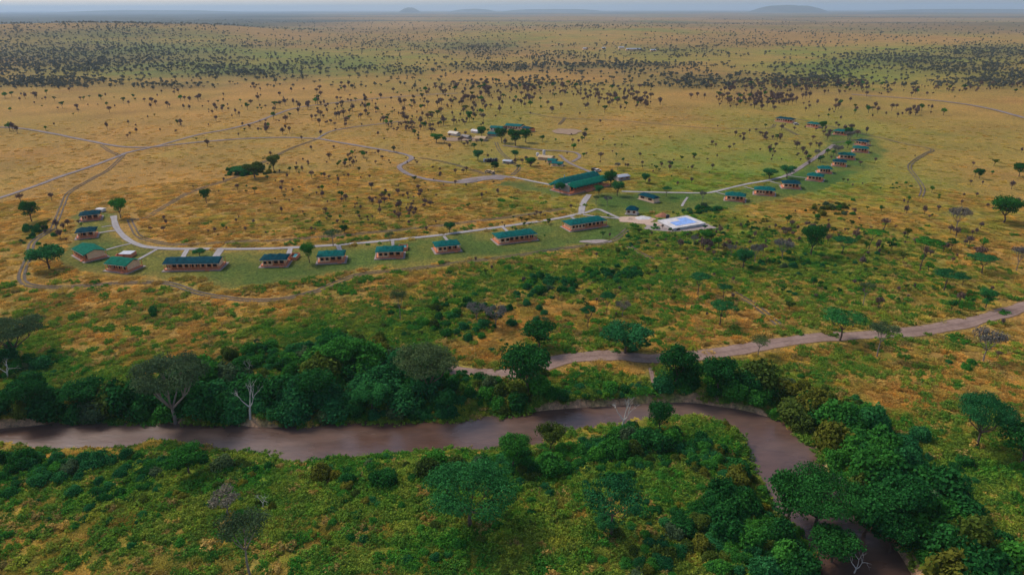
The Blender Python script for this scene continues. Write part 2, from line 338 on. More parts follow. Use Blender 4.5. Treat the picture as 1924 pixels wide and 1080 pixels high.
# ------------------------------------------------------------------ object helpers
def tag(o, label=None, cat=None, group=None, kind=None):
    if label: o['label'] = label
    if cat: o['category'] = cat
    if group: o['group'] = group
    if kind: o['kind'] = kind
    return o
def empty(name, loc, rz=0.0):
    o = bpy.data.objects.new(name, None); COL.objects.link(o); o.location = loc; o.rotation_euler = (0, 0, rz); o.empty_display_size = 0.5; return o
class MB:
    def __init__(s): s.v = []; s.f = []; s.m = []; s.k = 0
    def add(s, vs, fs, k=None):
        o = len(s.v); s.v += [tuple(p) for p in vs]; s.f += [tuple(i+o for i in f) for f in fs]; s.m += [s.k if k is None else k]*len(fs); return s
    def box(s, x0, x1, y0, y1, z0, z1, k=None):
        return s.add([(x0,y0,z0),(x1,y0,z0),(x1,y1,z0),(x0,y1,z0),(x0,y0,z1),(x1,y0,z1),(x1,y1,z1),(x0,y1,z1)],
              [(0,3,2,1),(4,5,6,7),(0,1,5,4),(1,2,6,5),(2,3,7,6),(3,0,4,7)], k)
    def prism(s, poly, z0, z1, k=None):   # vertical extrusion of an xy polygon
        n = len(poly); return s.add([(x,y,z0) for x,y in poly]+[(x,y,z1) for x,y in poly],
              [tuple(range(n))[::-1], tuple(range(n, 2*n))]+[(i,(i+1)%n,n+(i+1)%n,n+i) for i in range(n)], k)
    def gable(s, x0, x1, y0, y1, z0, z1, k=None):   # triangular wall piece; ridge along x
        ym = (y0+y1)/2; return s.add([(x0,y0,z0),(x0,y1,z0),(x0,ym,z1),(x1,y0,z0),(x1,y1,z0),(x1,ym,z1)],
              [(0,2,1),(3,4,5),(0,1,4,3),(0,3,5,2),(1,2,5,4)], k)
    def tube(s, pts, rad, n=6, k=None, cap=True):
        pts = [Vector(p) for p in pts]; vs = []; fs = []
        if not isinstance(rad, (list, tuple)): rad = [rad]*len(pts)
        for i, p in enumerate(pts):
            d = (pts[min(i+1, len(pts)-1)]-pts[max(i-1, 0)]).normalized()
            a = d.orthogonal().normalized() if abs(d.z) < 0.9 else d.cross(Vector((0, 1, 0))).normalized(); b = d.cross(a)
            for j in range(n):
                t = 2*math.pi*j/n; vs.append(p+a*(math.cos(t)*rad[i])+b*(math.sin(t)*rad[i]))
        for i in range(len(pts)-1):
            for j in range(n): fs.append((i*n+j, i*n+(j+1)%n, (i+1)*n+(j+1)%n, (i+1)*n+j))
        if cap: fs.append(tuple(range(n))[::-1]); fs.append(tuple((len(pts)-1)*n+j for j in range(n)))
        return s.add(vs, fs, k)
    def mesh(s, name, mats, smooth=False):
        me = bpy.data.meshes.new(name); me.from_pydata(s.v, [], s.f)
        for m in (mats if isinstance(mats, (list, tuple)) else [mats]): me.materials.append(m)
        me.polygons.foreach_set('material_index', s.m)
        if smooth: me.polygons.foreach_set('use_smooth', [True]*len(s.f))
        me.update(); return me
    def build(s, name, mats, parent=None, smooth=False):
        o = bpy.data.objects.new(name, s.mesh(name, mats, smooth)); COL.objects.link(o)
        if parent: o.parent = parent
        return o
def np_mesh(name, V, Fq, mats, attrs=None, midx=None, smooth=False):
    """V (n,3), Fq (m,4) quads or (m,3)"""
    me = bpy.data.meshes.new(name); nf, k = Fq.shape
    me.vertices.add(len(V)); me.vertices.foreach_set('co', np.asarray(V, np.float32).ravel())
    me.loops.add(nf*k); me.loops.foreach_set('vertex_index', Fq.astype(np.int32).ravel())
    me.polygons.add(nf); me.polygons.foreach_set('loop_start', np.arange(0, nf*k, k, dtype=np.int32))
    if midx is not None: me.polygons.foreach_set('material_index', midx.astype(np.int32))
    if smooth: me.polygons.foreach_set('use_smooth', np.ones(nf, bool))
    for m in mats: me.materials.append(m)
    for an, (ty, dom, arr) in (attrs or {}).items():
        a = me.attributes.new(an, ty, dom)
        a.data.foreach_set('color' if 'COLOR' in ty else ('vector' if 'VECTOR' in ty else 'value'), np.asarray(arr).ravel())
    me.update(calc_edges=True); me.validate(); return me
def link(name, me, parent=None):
    o = bpy.data.objects.new(name, me); COL.objects.link(o)
    if parent: o.parent = parent
    return o

# ------------------------------------------------------------------ terrain sheet
def build_ground():
    az = np.radians(np.concatenate([np.arange(-180, -54, 7.0), np.arange(-54, 54.01, 0.15), np.arange(60, 180, 7.0)]))
    r = [0.5, 10, 25, 40, 50]
    while r[-1] < 270: r.append(r[-1]+0.75)
    while r[-1] < 48000: r.append(r[-1]*1.011)
    r = np.array(r); A, R = np.meshgrid(az, r); x = (np.sin(A)*R).ravel(); y = (np.cos(A)*R).ravel()
    sd = river_sd(x, y); z = height(x, y, sd)
    g = greenness(x, y); lw = lawn(x, y, True)
    rr = np.hypot(x, y)
    GO = np.array(GOLDC); GR = np.array(GRNC); LW = np.array(LAWNC)
    c = GO*(1-g[:, None])+GR*g[:, None]
    n = fbm(x, y, 14, 71, 4)[:, None]
    rust = np.clip((fbm(x, y, 45, 77, 3)-0.55)*4, 0, 1)[:, None]*(1-g[:, None])
    c = c*(1-0.35*rust)+np.array((0.30, 0.135, 0.045))*0.22*rust
    pt = sstep(.50, .68, fbm(x, y, 24, 73, 4))[:, None]; lc = (LW*(1.15-0.4*n)+GO*0.10*n)*(1-.45*pt)+(GO*.35+GR*.5)*.45*pt
    c = c*(1-lw[:, None]*0.85)+lc*lw[:, None]*0.85
    # bank: bare clay near the water
    cl = np.clip(1.15-sd/3.2+(fbm(x, y, 5, 81, 3)-0.5)*2.0, 0, 1)[:, None]*(sd < 14)[:, None]
    c = c*(1-cl)+np.array((0.48, 0.285, 0.165))*cl*1.0
    # far plain: streaks of darker bush-covered country, real woodland below the size of single trees
    f = sstep(2500, 7000, rr)[:, None]
    s = sstep(0.42, 0.62, fbm(x*0.6, y, 1700, 19, 4))[:, None]
    c = c*(1-f*s*0.78)+np.array((0.045, 0.052, 0.034))*f*s*0.78; f2 = sstep(2500, 12000, rr)[:, None]; c = c*(1-.45*f2)+np.array((0.075, 0.085, 0.06))*.45*f2
    lf = (sstep(-9, -22, np.degrees(np.arctan2(x, y)))*sstep(4300, 5200, rr))[:, None]
    c = c*(1-0.85*lf)+np.array((0.035, 0.045, 0.03))*0.85*lf
    wd = wood_density(x, y, z)[:, None]; c = c*(1-.62*wd)+np.array((0.085, 0.090, 0.045))*.62*wd
    na, nr = len(az), len(r); I = np.arange(na*nr).reshape(nr, na)
    Q = np.stack([I[:-1, :], np.roll(I, -1, 1)[:-1, :], np.roll(I, -1, 1)[1:, :], I[1:, :]], -1).reshape(-1, 4)[:, ::-1]
    col = np.concatenate([c, np.ones((len(c), 1))], 1).astype(np.float32)
    me = np_mesh('ground', np.stack([x, y, z], 1), Q, [M['ground']], {'gcol': ('FLOAT_COLOR', 'POINT', col)}, smooth=True)
    tag(link('ground', me), kind='structure')
build_ground()
# river water
def build_river():
    k = len(FBx); V = []; 
    for i in range(k):
        j = int(i*(len(NBx)-1)/(k-1))
        for t in np.linspace(-0.12, 1.12, 7): V.append((FBx[i]*(1-t)+NBx[j]*t, FBy[i]*(1-t)+NBy[j]*t, WATER_Z))
    I = np.arange(k*7).reshape(k, 7); Q = np.stack([I[:-1, :-1], I[1:, :-1], I[1:, 1:], I[:-1, 1:]], -1).reshape(-1, 4)
    tag(link('river', np_mesh('river', np.array(V), Q, [M['water']])), kind='structure')
build_river()

# ------------------------------------------------------------------ roads, tracks, paths
def ribbon_data(px_pts, width, lanes=None, off=0.05, jit=0.12, seed=0):
    """returns V, Q, across for a ribbon laid on the land; lanes = list of (centre offset, width)"""
    P = np.array(px_pts, float); x, y, z = cast(P[:, 0], P[:, 1]); q = smooth_poly(np.stack([x, y], 1), 8)
    seg = np.r_[0, np.cumsum(np.hypot(*np.diff(q, axis=0).T))]; step = max(0.8, 0.006*np.hypot(q[:, 0], q[:, 1]).mean())
    t = np.linspace(0, seg[-1], max(3, int(seg[-1]/step))); q = np.stack([np.interp(t, seg, q[:, 0]), np.interp(t, seg, q[:, 1])], 1)
    tg = np.gradient(q, axis=0); tg /= np.linalg.norm(tg, axis=1)[:, None]+1e-9; nn = np.stack([-tg[:, 1], tg[:, 0]], 1)
    Vs, Qs, As = [], [], []; base = 0
    for (o, wd) in (lanes or [(0.0, width)]):
        m = 7 if wd > 1.5 else 3; us = np.linspace(-1, 1, m)
        jw = 1+jit*2*(fbm(q[:, 0]+seed*31, q[:, 1], 7, 3+seed, 3)-0.5)*2
        X = q[:, 0][:, None]+nn[:, 0][:, None]*(o+us[None]*wd/2*jw[:, None]); Y = q[:, 1][:, None]+nn[:, 1][:, None]*(o+us[None]*wd/2*jw[:, None])
        Z = height(X, Y)+off+0.00035*np.hypot(X, Y)
        Vs.append(np.stack([X, Y, Z], -1).reshape(-1, 3)); As.append(np.tile(np.abs(us), len(q)))
        I = np.arange(len(q)*m).reshape(len(q), m)+base; Qs.append(np.stack([I[:-1, :-1], I[1:, :-1], I[1:, 1:], I[:-1, 1:]], -1).reshape(-1, 4)[:, ::-1]); base += len(q)*m
        if np.hypot(q[:, 0], q[:, 1]).min() < 800: mark(X.ravel(), Y.ravel(), 0.5)
    return np.concatenate(Vs), np.concatenate(Qs), np.concatenate(As)
def strip(name, lines, m, kind='structure', off=0.05):
    V, Q, A = [], [], []; b = 0
    for i, ln in enumerate(lines):
        pts, wd = ln[0], ln[1]; lanes = ln[2] if len(ln) > 2 else None
        v, q, a = ribbon_data(pts, wd, lanes, off+0.012*i, seed=i); V.append(v); Q.append(q+b); A.append(a); b += len(v)
    me = np_mesh(name, np.concatenate(V), np.concatenate(Q), [m], {'across': ('FLOAT', 'POINT', np.concatenate(A).astype(np.float32))})
    return tag(link(name, me), kind=kind)
strip('dirt_road', [([(770,684),(800,690),(850,697),(900,702),(960,703),(1010,692),(1050,677),(1100,670),(1160,668),(1220,674),(1290,670),(1340,664),(1400,655),
   (1470,643),(1540,634),(1620,630),(1700,625),(1760,617),(1830,603),(1880,590),(1924,577),(1990,560),(2090,532)], 7.4)], M['road'], off=0.06)
TW = [(-0.95, 0.9), (0.95, 0.9)]
strip('gully', [([(1222,692),(1226,710),(1232,728),(1238,742),(1243,752)], 1.6)], M['road'], off=0.08)
strip('gravel_road', [([(960,334),(930,330),(900,340),(866,344),(820,340),(780,332),(757,322),(750,313),(762,306),(773,299),(768,293),(740,286),(700,279),(660,272),(625,266),(595,261),
    (540,259),(480,260),(430,263),(380,267),(330,272),(280,277),(240,277),(200,272),(150,262),(90,250),(40,242),(-20,239)], 4.2),
   ([(866,343),(885,338),(905,336),(925,334),(948,336)], 12.0)], M['lanes'], off=0.10)
strip('earth_track', [([(-60,388),(0,372),(60,352),(120,330),(180,310),(225,293),(240,287),(290,276),(330,265),(380,252),(430,243),(480,230),(520,215),(560,203),(620,195),(700,186),(800,179),(860,176)], 4.0),
   ([(1475,331),(1490,324),(1520,305),(1550,285),(1567,272)], 4.0),
   ([(595,262),(620,248),(660,240),(700,235),(760,228)], 2.6),
   ([(1600,178),(1700,185),(1780,192),(1860,205),(1924,222),(1990,240)], 6),
   ([(945,274),(1012,282),(1050,284),(1080,287),(1089,295),(1075,305)], 3.0), ([(1052,292),(1067,305),(1090,316),(1112,325)], 3.0)], M['lanes'], off=0.06)
strip('wheel_track', [
   ([(595,262),(545,280),(520,292),(485,310),(455,328),(420,341),(390,350),(350,365),(320,382),(290,400),(270,411),(243,413)], 3, TW),
   ([(243,413),(250,428),(262,445),(300,456),(340,460),(450,454),(560,449),(700,437),(800,427),(900,415),(1000,402),(1060,392)], 3, TW),
   ([(232,292),(205,318),(170,338),(130,362),(118,385),(110,405),(98,432)], 3, TW),
   ([(98,430),(62,455),(56,480),(43,508),(41,525),(55,536),(100,540),(160,537),(230,532),(300,531),(330,536),(370,550),(420,559),(470,564),(520,563),(560,556),(602,545)], 3.4, [(-0.95, 1.25), (0.95, 1.25)]),
   ([(600,545),(640,528),(680,515),(760,507),(860,494),(950,483),(1050,468),(1100,462),(1150,453),(1180,430)], 3, TW),
   ([(225,293),(205,284),(190,273)], 3, TW), ([(932,268),(940,285),(962,305),(975,316),(962,330)], 3, TW),
   ([(787,297),(820,302),(862,312),(895,322),(912,328)], 3, TW), ([(960,162),(1150,160),(1310,165),(1450,170),(1600,177)], 3, TW),
   ([(990,212),(1050,222),(1160,227),(1310,240),(1435,242),(1456,234)], 3, TW), ([(1465,237),(1500,255)], 3, TW), ([(1050,235),(1062,222)], 3, TW),
   ([(1487,222),(1545,235),(1590,245),(1627,254),(1665,262),(1690,269),(1750,281),(1738,290),(1715,305),(1709,317),(1722,335),(1734,355),(1730,370)], 3, TW),
   ([(1378,550),(1420,575),(1465,612)], 3, TW), ([(1180,462),(1200,475),(1225,487)], 3, TW), ([(1565,270),(1600,265),(1640,262)], 3, TW),
   ([(0,330),(0,330.1),(1,330)], 1) if False else ([(860,176),(900,172),(960,170)], 3, TW)], M['track'], off=0.03)
for lines, w_ in [
  ([(213,406),(219,428),(238,449),(262,461),(290,466),(330,468),(400,468),(470,468),(560,465),(640,460),(720,453),(800,445),(880,435),(960,424),(1040,412),(1090,402)], 3.4),
  ([(1092,402),(1096,382),(1107,366)], 4.2),
  ([(1094,402),(1110,397),(1123,393),(1140,400),(1163,410)], 2.4), ([(1096,404),(1130,408),(1163,411)], 1.9),
  ([(1168,360),(1240,362),(1320,363),(1345,360),(1400,347),(1450,338),(1477,331)], 3.0),
  ([(1036,348),(1000,341),(962,333)], 3.0),
  ([(294,469),(276,479),(258,489)], 1.8), ([(246,458),(220,464),(196,471)], 1.6), ([(220,433),(204,435),(187,438)], 2.0), ([(216,424),(204,425),(191,427)], 1.4),
  ([(352,469),(347,477),(343,485)], 2.4), ([(415,469),(409,477),(403,487)], 4.0), ([(546,466),(543,476),(539,489)], 2.6), ([(635,461),(638,469),(641,477)], 2.4),
  ([(738,452),(738,458),(739,465)], 1.8), ([(834,444),(838,449),(842,454)], 1.8), ([(944,427),(950,432),(956,438)], 1.8), ([(1073,408),(1078,411),(1082,414)], 1.8),
  ([(1345,361),(1355,364),(1366,367)], 1.3), ([(1398,351),(1409,354),(1420,357)], 1.3), ([(1447,341),(1457,344),(1467,346)], 1.3), ([(1480,330),(1498,333),(1516,335)], 1.3), ([(1292,371),(1286,379),(1281,388)], 1.6)]:
    n_ = strip('path', [(lines, w_)], M['gravel'], off=0.07 if w_ > 2.9 else 0.055)

# ------------------------------------------------------------------ buildings
def roof_sheet(x0, x1, y0, y1, ze, zr, hip, nx, th=0.12, sag=0.10, ridge_y=0.5, droop=0.0):
    """canvas roof, ridge along x; hip = how far the ridge stops short of each end; lifted at the poles, sagging between"""
    ny = 8; V = []; 
    xs = np.linspace(x0, x1, nx*4+1); ts = np.linspace(0, 1, ny+1)
    ts = np.where(ts < 0.5, ts*2*ridge_y, ridge_y+(ts-0.5)*2*(1-ridge_y))
    for x in xs:
        for t in ts:
            a = t/ridge_y if t <= ridge_y else (1-t)/(1-ridge_y)
            e = min(x-x0, x1-x)/hip if hip > 0 else 1.0
            k = min(a, e, 1.0)
            ph = abs(math.sin(math.pi*(x-x0)/(x1-x0)*nx))
            z = ze+(zr-ze)*(k**0.93)-sag*ph*(0.35+0.65*k)
            V.append((x, y0+(y1-y0)*t, z))
    n = len(V); m = ny+1; fs = []
    mb = MB(); V2 = V+[(x, y, z-th) for x, y, z in V]
    for i in range(len(xs)-1):
        for j in range(ny):
            a, b, c, d = i*m+j, (i+1)*m+j, (i+1)*m+j+1, i*m+j+1
            fs.append((a, b, c, d)); fs.append((d+n, c+n, b+n, a+n))
    for i in range(len(xs)-1):
        a, b = i*m, (i+1)*m; fs.append((a+n, b+n, b, a)); a, b = i*m+ny, (i+1)*m+ny; fs.append((a, b, b+n, a+n))
    for j in range(ny):
        a, b = j, j+1; fs.append((a, b, b+n, a+n)); a, b = (len(xs)-1)*m+j, (len(xs)-1)*m+j+1; fs.append((a+n, b+n, b, a))
    return mb.add(V2, fs)
def footprint(pl, pr, wd, pad=1.2):
    a = G1(*pl); b = G1(*pr); d = (b-a); d.z = 0; L = d.length; rz = math.atan2(d.y, d.x)
    # local: x along the front 0..L, y depth 0..wd going away from the camera
    ux, uy = d.x/L, d.y/L; vx, vy = -uy, ux
    X, Y = np.meshgrid(np.arange(-pad, L+pad, 0.5), np.arange(-pad, wd+pad, 0.5)); mark((a.x+ux*X+vx*Y).ravel(), (a.y+uy*X+vy*Y).ravel(), 0.6)
    zc = max(a.z, b.z, float(height(np.array([a.x+vx*wd]), np.array([a.y+vy*wd]))[0]), float(height(np.array([b.x+vx*wd]), np.array([b.y+vy*wd]))[0]))
    return Vector((a.x, a.y, zc-0.05)), L, rz
def guest_tent(pl, pr, wd, label, roofm='roof', style='hip', front='posts', group=None, porch=0.55, side='right', hz=3.6):
    loc, L, rz = footprint(pl, pr, wd); t = empty('safari_tent', loc, rz); tag(t, label, 'tent', group)
    MB().box(-0.9, L+0.9, -0.9, wd+0.9, -1.2, 0.16).build('paved_base', M['plinth'], t)
    MB().box(0, L, 0.0, wd, 0.16, 0.7).build('deck', M['deck'], t)
    fy = 2.4                                                   # veranda depth
    wz0, wz1 = 0.7, 3.0
    fy = 1.6
    x0, x1 = 0.9, L-0.9
    if side == 'right': wx0, wx1 = x0, x0+(x1-x0)*(1-porch)
    else: wx0, wx1 = x1-(x1-x0)*(1-porch), x1
    wall = MB().box(x0, x1, fy, wd-0.5, wz0, wz1)              # room
    wall.box(wx0, wx1, 0.35, fy-0.003, wz0, wz1)                # enclosed half comes forward
    if style == 'gable': 
        wall.gable(x0-0.002, x1+0.002, 0.5, wd-0.4, wz1+0.003, hz+0.7)
    wall.build('canvas_wall', M['canvas'], t)
    n = max(2, int((wx1-wx0)/1.7))
    for i in range(n):                                          # windows of the forward room
        a = wx0+(wx1-wx0)*(i+0.16)/n; b = wx0+(wx1-wx0)*(i+0.84)/n
        f = MB().box(a, b, 0.27, 0.347, 1.25, 2.6).build('window', M['timber'], t); MB().box(a+.12, b-.12, 0.235, 0.267, 1.36, 2.5).build('mesh_screen', M['dark'], f)
    px0, px1 = (wx1, x1) if side == 'right' else (x0, wx0)
    n = max(2, int((px1-px0)/2.2))
    for i in range(n):                                          # glazed doors at the back of the veranda
        a = px0+(px1-px0)*(i+0.12)/n; b = px0+(px1-px0)*(i+0.88)/n
        f = MB().box(a, b, fy-0.1, fy-0.012, 0.72, 2.75).build('door', M['timber'], t); MB().box(a+.14, b-.14, fy-0.135, fy-0.103, 0.9, 2.6).build('mesh_screen', M['dark'], f)
    np_ = max(3, int(L/2.6)+1)
    for i in range(np_):
        x = 0.15+(L-0.3)*i/(np_-1)
        MB().box(x-0.09, x+0.09, 0.08, 0.26, 0.7, 3.02).build('post', M['timber'], t)
    for i in range(2):
        x = 0.15 if i == 0 else L-0.15
        MB().box(x-0.09, x+0.09, wd-0.3, wd-0.12, 0.7, 3.02).build('post', M['timber'], t)
    rl = MB(); rl.box(px0, L-0.05, 0.0, 0.07, 1.48, 1.60); rl.box(px0, L-0.05, 0.0, 0.07, 1.1, 1.18)
    for i in range(int((L-px0)/0.9)): rl.box(px0+i*0.9, px0+i*0.9+0.06, 0.012, 0.06, 0.98, 1.55)
    if side == 'right': rl.box(L-0.05, L+0.02, 0.0, fy, 1.55, 1.66); rl.box(L-0.05, L+0.02, 0.0, fy, 0.9, 0.98)
    rl.build('railing', M['timber'], t)
    st = MB()
    for i in range(3): st.box(L*0.75, L*0.75+1.6, -0.35*(i+1), -0.35*i-0.004, 0.16, 0.7-0.17*(i+0.6))
    st.build('steps', M['deck'], t)
    hip = 0 if style == 'gable' else min(L*0.24, wd*0.42)
    roof_sheet(-0.35, L+0.35, -0.25, wd+0.4, 3.15, hz+1.15, hip, max(3, int(L/3.4)), sag=0.30).build('roof', M[roofm], t, True)
    tr = MB(); tr.box(-0.3, L+0.3, -0.30, -0.253, 2.98, 3.10); tr.build('valance', M['cream'], t)
    return t
ROW = 'guest tents beside the pale path'; ARC = 'guest tents on the curve at the right'
guest_tent((309,510),(412,507.5),8.5,'longest tent at the left, straight dark green ridge roof and long open front','roofd','gable',group=ROW,porch=0.92,hz=3.3)
guest_tent((199,509),(239,514),8.5,'bright green gable tent with plain beige end wall, just left of the longest tent','roofl','gable',group=ROW,porch=0.8,hz=3.6)
guest_tent((138,480),(160,493),9.0,'green gable tent turned sideways, broad beige end wall, left of the small open shelter','roofl','gable',group=ROW,porch=0.7,hz=3.6)
guest_tent((144,450),(181,446),7.5,'dark teal hipped tent with bright orange deck, second from the left far end','roofd',group=ROW,porch=0.9)
guest_tent((151,417),(189,413),7.5,'farthest tent of the left arc, dark blue green roof below the leafy bright tree','roofd',group=ROW,porch=0.7)
guest_tent((490,502),(538,501),7.5,'navy roofed tent beside the square timber box that holds a blue tarpaulin','roofd',group=ROW)
guest_tent((597,496),(647,494),7.5,'green roofed tent directly right of the bright green tree on the lawn','roof',group=ROW)
guest_tent((707,487),(757,485),7.5,'green roofed tent with a small boxed bath just behind its right corner','roof',group=ROW)
guest_tent((820,477),(865,472),7.5,'green roofed tent left of the two long tents, low shrub at its right side','roof',group=ROW)
guest_tent((937,460),(1009,451),8.5,'long green tent with pale blue skylight on its ridge and figures on the path behind','roof',group=ROW,porch=0.72)
guest_tent((1072,435),(1140,425),8.5,'long green tent at the right end of the row, where the path splits','roof',group=ROW,porch=0.6)
arc = [((1362,377),(1399,380),'nearest the pool'),((1417,366),(1455,369),'second along from the pool end'),((1470,354),(1504,356),'third along from the pool end, bushes at its right'),
 ((1515,339),(1545,342),'where the pale path turns to brown track'),((1537,326),(1563,327),'with bare trees in front of its right side'),((1564,312),(1589,314),'sixth along, a small dark bush at its right'),
 ((1575,299),(1606,301),'seventh along, orange deck on its right half'),((1602,286),(1631,288),'farthest right of the whole curve'),((1605,272),(1627,275),'half hidden behind dark trees above the farthest right one'),
 ((1565,253),(1591,255),'with a broad pale wall where the curve bends back left'),((1514,238),(1536,241),'small and partly hidden by dark trees near the far end'),((1456,228),(1488,232),'at the far end, standing alone on open golden grass')]
for i, (a, b, d) in enumerate(arc):
    guest_tent(a, b, 7.2, 'right curve tent, '+d, ['roof','roof','roofd'][i % 3], group=ARC, porch=0.45)

def lodge():
    loc, L, rz = footprint((1071,367),(1143,349),15.0); W = 15.0
    t = empty('main_lodge', loc, rz); tag(t, 'large lodge with a two ridged green roof, tall grey end wall and long orange veranda', 'lodge')
    MB().box(-1, L+1, -1, W+1, -1.5, 0.2).build('stone_base', M['plinth'], t)
    MB().box(-0.3, L+0.3, -0.3, W, 0.2, 1.1).build('deck', M['deck'], t)
    wall = MB().box(0.8, L-0.8, 4.0, W-0.6, 1.1, 4.4); wall.gable(0.82, L-0.82, 4.6, W-0.4, 4.403, 6.8); wall.build('wall', M['grey'], t)
    MB().box(0.7, 0.797, 1.2, W-0.8, 1.1, 5.0).build('end_wall', M['grey'], t)
    n = 11
    for i in range(n):
        a = 1.4+(L-2.8)*i/n; b = 1.4+(L-2.8)*(i+0.82)/n
        f = MB().box(a, b, 3.88, 3.99, 1.12, 3.9).build('window', M['timber'], t); MB().box(a+.2, b-.2, 3.84, 3.876, 1.4, 3.7).build('pane', M['glass'], f)
    for i in range(12):
        x = 0.1+(L-0.4)*i/11; MB().box(x, x+0.22, -0.1, 0.12, 1.1, 4.2).build('post', M['timber'], t)
    rl = MB().box(0, L, -0.25, -0.17, 2.0, 2.12).box(0, L, -0.25, -0.17, 1.35, 1.43)
    for i in range(int(L/0.5)): rl.box(i*0.5, i*0.5+0.07, -0.24, -0.18, 1.43, 2.0)
    rl.build('railing', M['timber'], t)
    st = MB()
    for i in range(5): st.box(L*0.36, L*0.52, -0.3-0.4*(i+1), -0.304-0.4*i, 0.0, 1.1-0.2*(i+0.4))
    st.build('steps', M['deck'], t)
    roof_sheet(-1.0, L+0.6, 5.0, W+0.8, 4.3, 7.9, 1.5, 8, sag=0.16, ridge_y=0.48).build('rear_roof', M['roof'], t, True)
    roof_sheet(2.5, L+1.2, -1.4, 7.6, 3.9, 6.3, 1.2, 8, sag=0.14, ridge_y=0.55).build('front_roof', M['roofl'], t, True)
    MB().tube([(L*0.2, 11.5, 5.5), (L*0.2, 11.5, 8.6)], 0.35, 8).build('roof_vent', M['metal'], t)
    return t
lodge()
def small_hut(pl, pr, wd, name, label, cat, roofm='roofd', wallm='canvas', h=2.6, win=2, group=None, hip=1.6, rise=1.5, plinth=True):
    loc, L, rz = footprint(pl, pr, wd, 0.6); t = empty(name, loc, rz); tag(t, label, cat, group)
    if plinth: MB().box(-0.6, L+0.6, -0.6, wd+0.6, -1.2, 0.25).build('base', M['plinth'], t)
    MB().box(0, L, 0, wd, 0.25, h).build('wall', M[wallm], t)
    for i in range(win):
        a = L*(i+0.25)/win; b = L*(i+0.75)/win; f = MB().box(a, b, -0.07, -0.003, 1.0, h-0.4).build('window', M['timber'], t); MB().box(a+.1, b-.1, -0.1, -0.073, 1.1, h-0.5).build('pane', M['dark'], f)
    roof_sheet(-0.5, L+0.5, -0.5, wd+0.5, h+0.02, h+rise, hip, 3, sag=0.08).build('roof', M[roofm], t, True)
    return t
small_hut((1200,374),(1228,382),4.5,'cabin','beige cabin with dark green ridge roof alone on the lawn right of the lodge','cabin')
small_hut((1176,403),(1196,405),4.5,'pool_hut','small square cream hut with a pointed dark green roof beside the sand heap','hut',wallm='cream',hip=2.2,rise=1.9)
# pavilion roof at the end of the entry path
p = G1(1039,353); t = empty('gazebo', p, 0.3); tag(t, 'tiny open gazebo with bright green roof where the entry path meets the lodge', 'gazebo')
for sx in (-1, 1):
    for sy in (-1, 1): MB().box(sx*1.7-.1, sx*1.7+.1, sy*1.5-.1, sy*1.5+.1, -0.3, 2.4).build('post', M['timber'], t)
roof_sheet(-2.3, 2.3, -2.1, 2.1, 2.35, 3.6, 1.9, 3, sag=0.05).build('roof', M['roofl'], t, True)
mark(np.array([p.x]), np.array([p.y]), 2.5)
# service camp
SV = 'service tents behind the lodge'
small_hut((921,246),(943,247),7,'staff_block','long low teal roofed block at the left of the service camp','building','shade','white',2.6,4,SV,0,1.5)
small_hut((949,242),(978,244),9,'staff_block','longest teal roofed block of the service camp, behind the dark tree clump','building','shade','canvas',2.8,6,SV,0,1.6)
small_hut((980,246),(993,249),7,'staff_block','short dark roofed block with an orange wall at the right end of the service camp','building','roofd','timber',2.8,2,SV,0,1.4)
small_hut((842,254),(858,256),5,'frame_tent','pale white tent at the far left of the service camp','tent','cream','cream',1.8,2,SV,0,1.6)
small_hut((866,260),(879,262),4.5,'frame_tent','low grey green tent second from the left in the service camp','tent','grey','grey',1.8,1,SV,0,1.4)
small_hut((885,249),(896,251),4.5,'frame_tent','small white tent behind the tan one in the service camp','tent','white','cream',1.6,1,SV,0,1.3)
small_hut((892,265),(911,266),6.5,'frame_tent','tan canvas tent standing in front of the service camp','tent','tan','tan',1.9,2,SV,0,1.8)
small_hut((916,256),(931,257),5.5,'frame_tent','teal canvas tent between the tan tent and the dark trees','tent','shade','grey',1.9,2,SV,0,1.7)
small_hut((1011,300),(1036,302),6.5,'frame_tent','tan roofed shelter beside the white tanks','tent','tan','tan',1.8,2,'small tents by the white tanks',0,1.2)
small_hut((1029,306),(1044,307),4.5,'frame_tent','teal tent just below the tan roofed shelter','tent','shade','grey',1.7,1,'small tents by the white tanks',0,1.2)
small_hut((1037,312),(1056,313),5,'frame_tent','teal tent with pale wall nearest the lodge among the small tents','tent','shade','canvas',1.8,2,'small tents by the white tanks',0,1.2)
small_hut((945,307),(960,308),5,'metal_shed','low shed with a pale grey metal roof right of the black tanks','shed','metal','grey',1.7,1,None,0,0.7)
small_hut((1163,340),(1183,337),6,'metal_shed','pale metal roofed shed half behind the trees right of the lodge','shed','metal','grey',2.2,2,None,0,0.8)
def tank(px, py, r, h, m, label, group=None, name='water_tank'):
    p = G1(px, py); t = empty(name, p); tag(t, label, 'tank', group)
    prof = [(r*0.98, -0.3), (r, 0.1), (r, h*0.8), (r*0.9, h*0.9), (r*0.55, h), (r*0.2, h*1.02)]
    n = 16; vs = [(a*math.cos(2*math.pi*j/n), a*math.sin(2*math.pi*j/n), z) for a, z in prof for j in range(n)]
    fs = [(i*n+j, i*n+(j+1)%n, (i+1)*n+(j+1)%n, (i+1)*n+j) for i in range(len(prof)-1) for j in range(n)]
    MB().add(vs, fs).build('shell', M[m], t, True); MB().tube([(0, 0, h), (0, 0, h*1.08)], r*0.25, 10).build('lid', M[m], t); mark(np.array([p.x]), np.array([p.y]), r+0.5); return t
for i, (x, y, l) in enumerate([(917,305,'leftmost'),(922,304,'second'),(927,305,'third'),(932,304,'rightmost')]): tank(x, y, 1.2, 2.6, 'black', 'black water tank, %s in the row of four behind the parking area' % l, 'black water tanks')
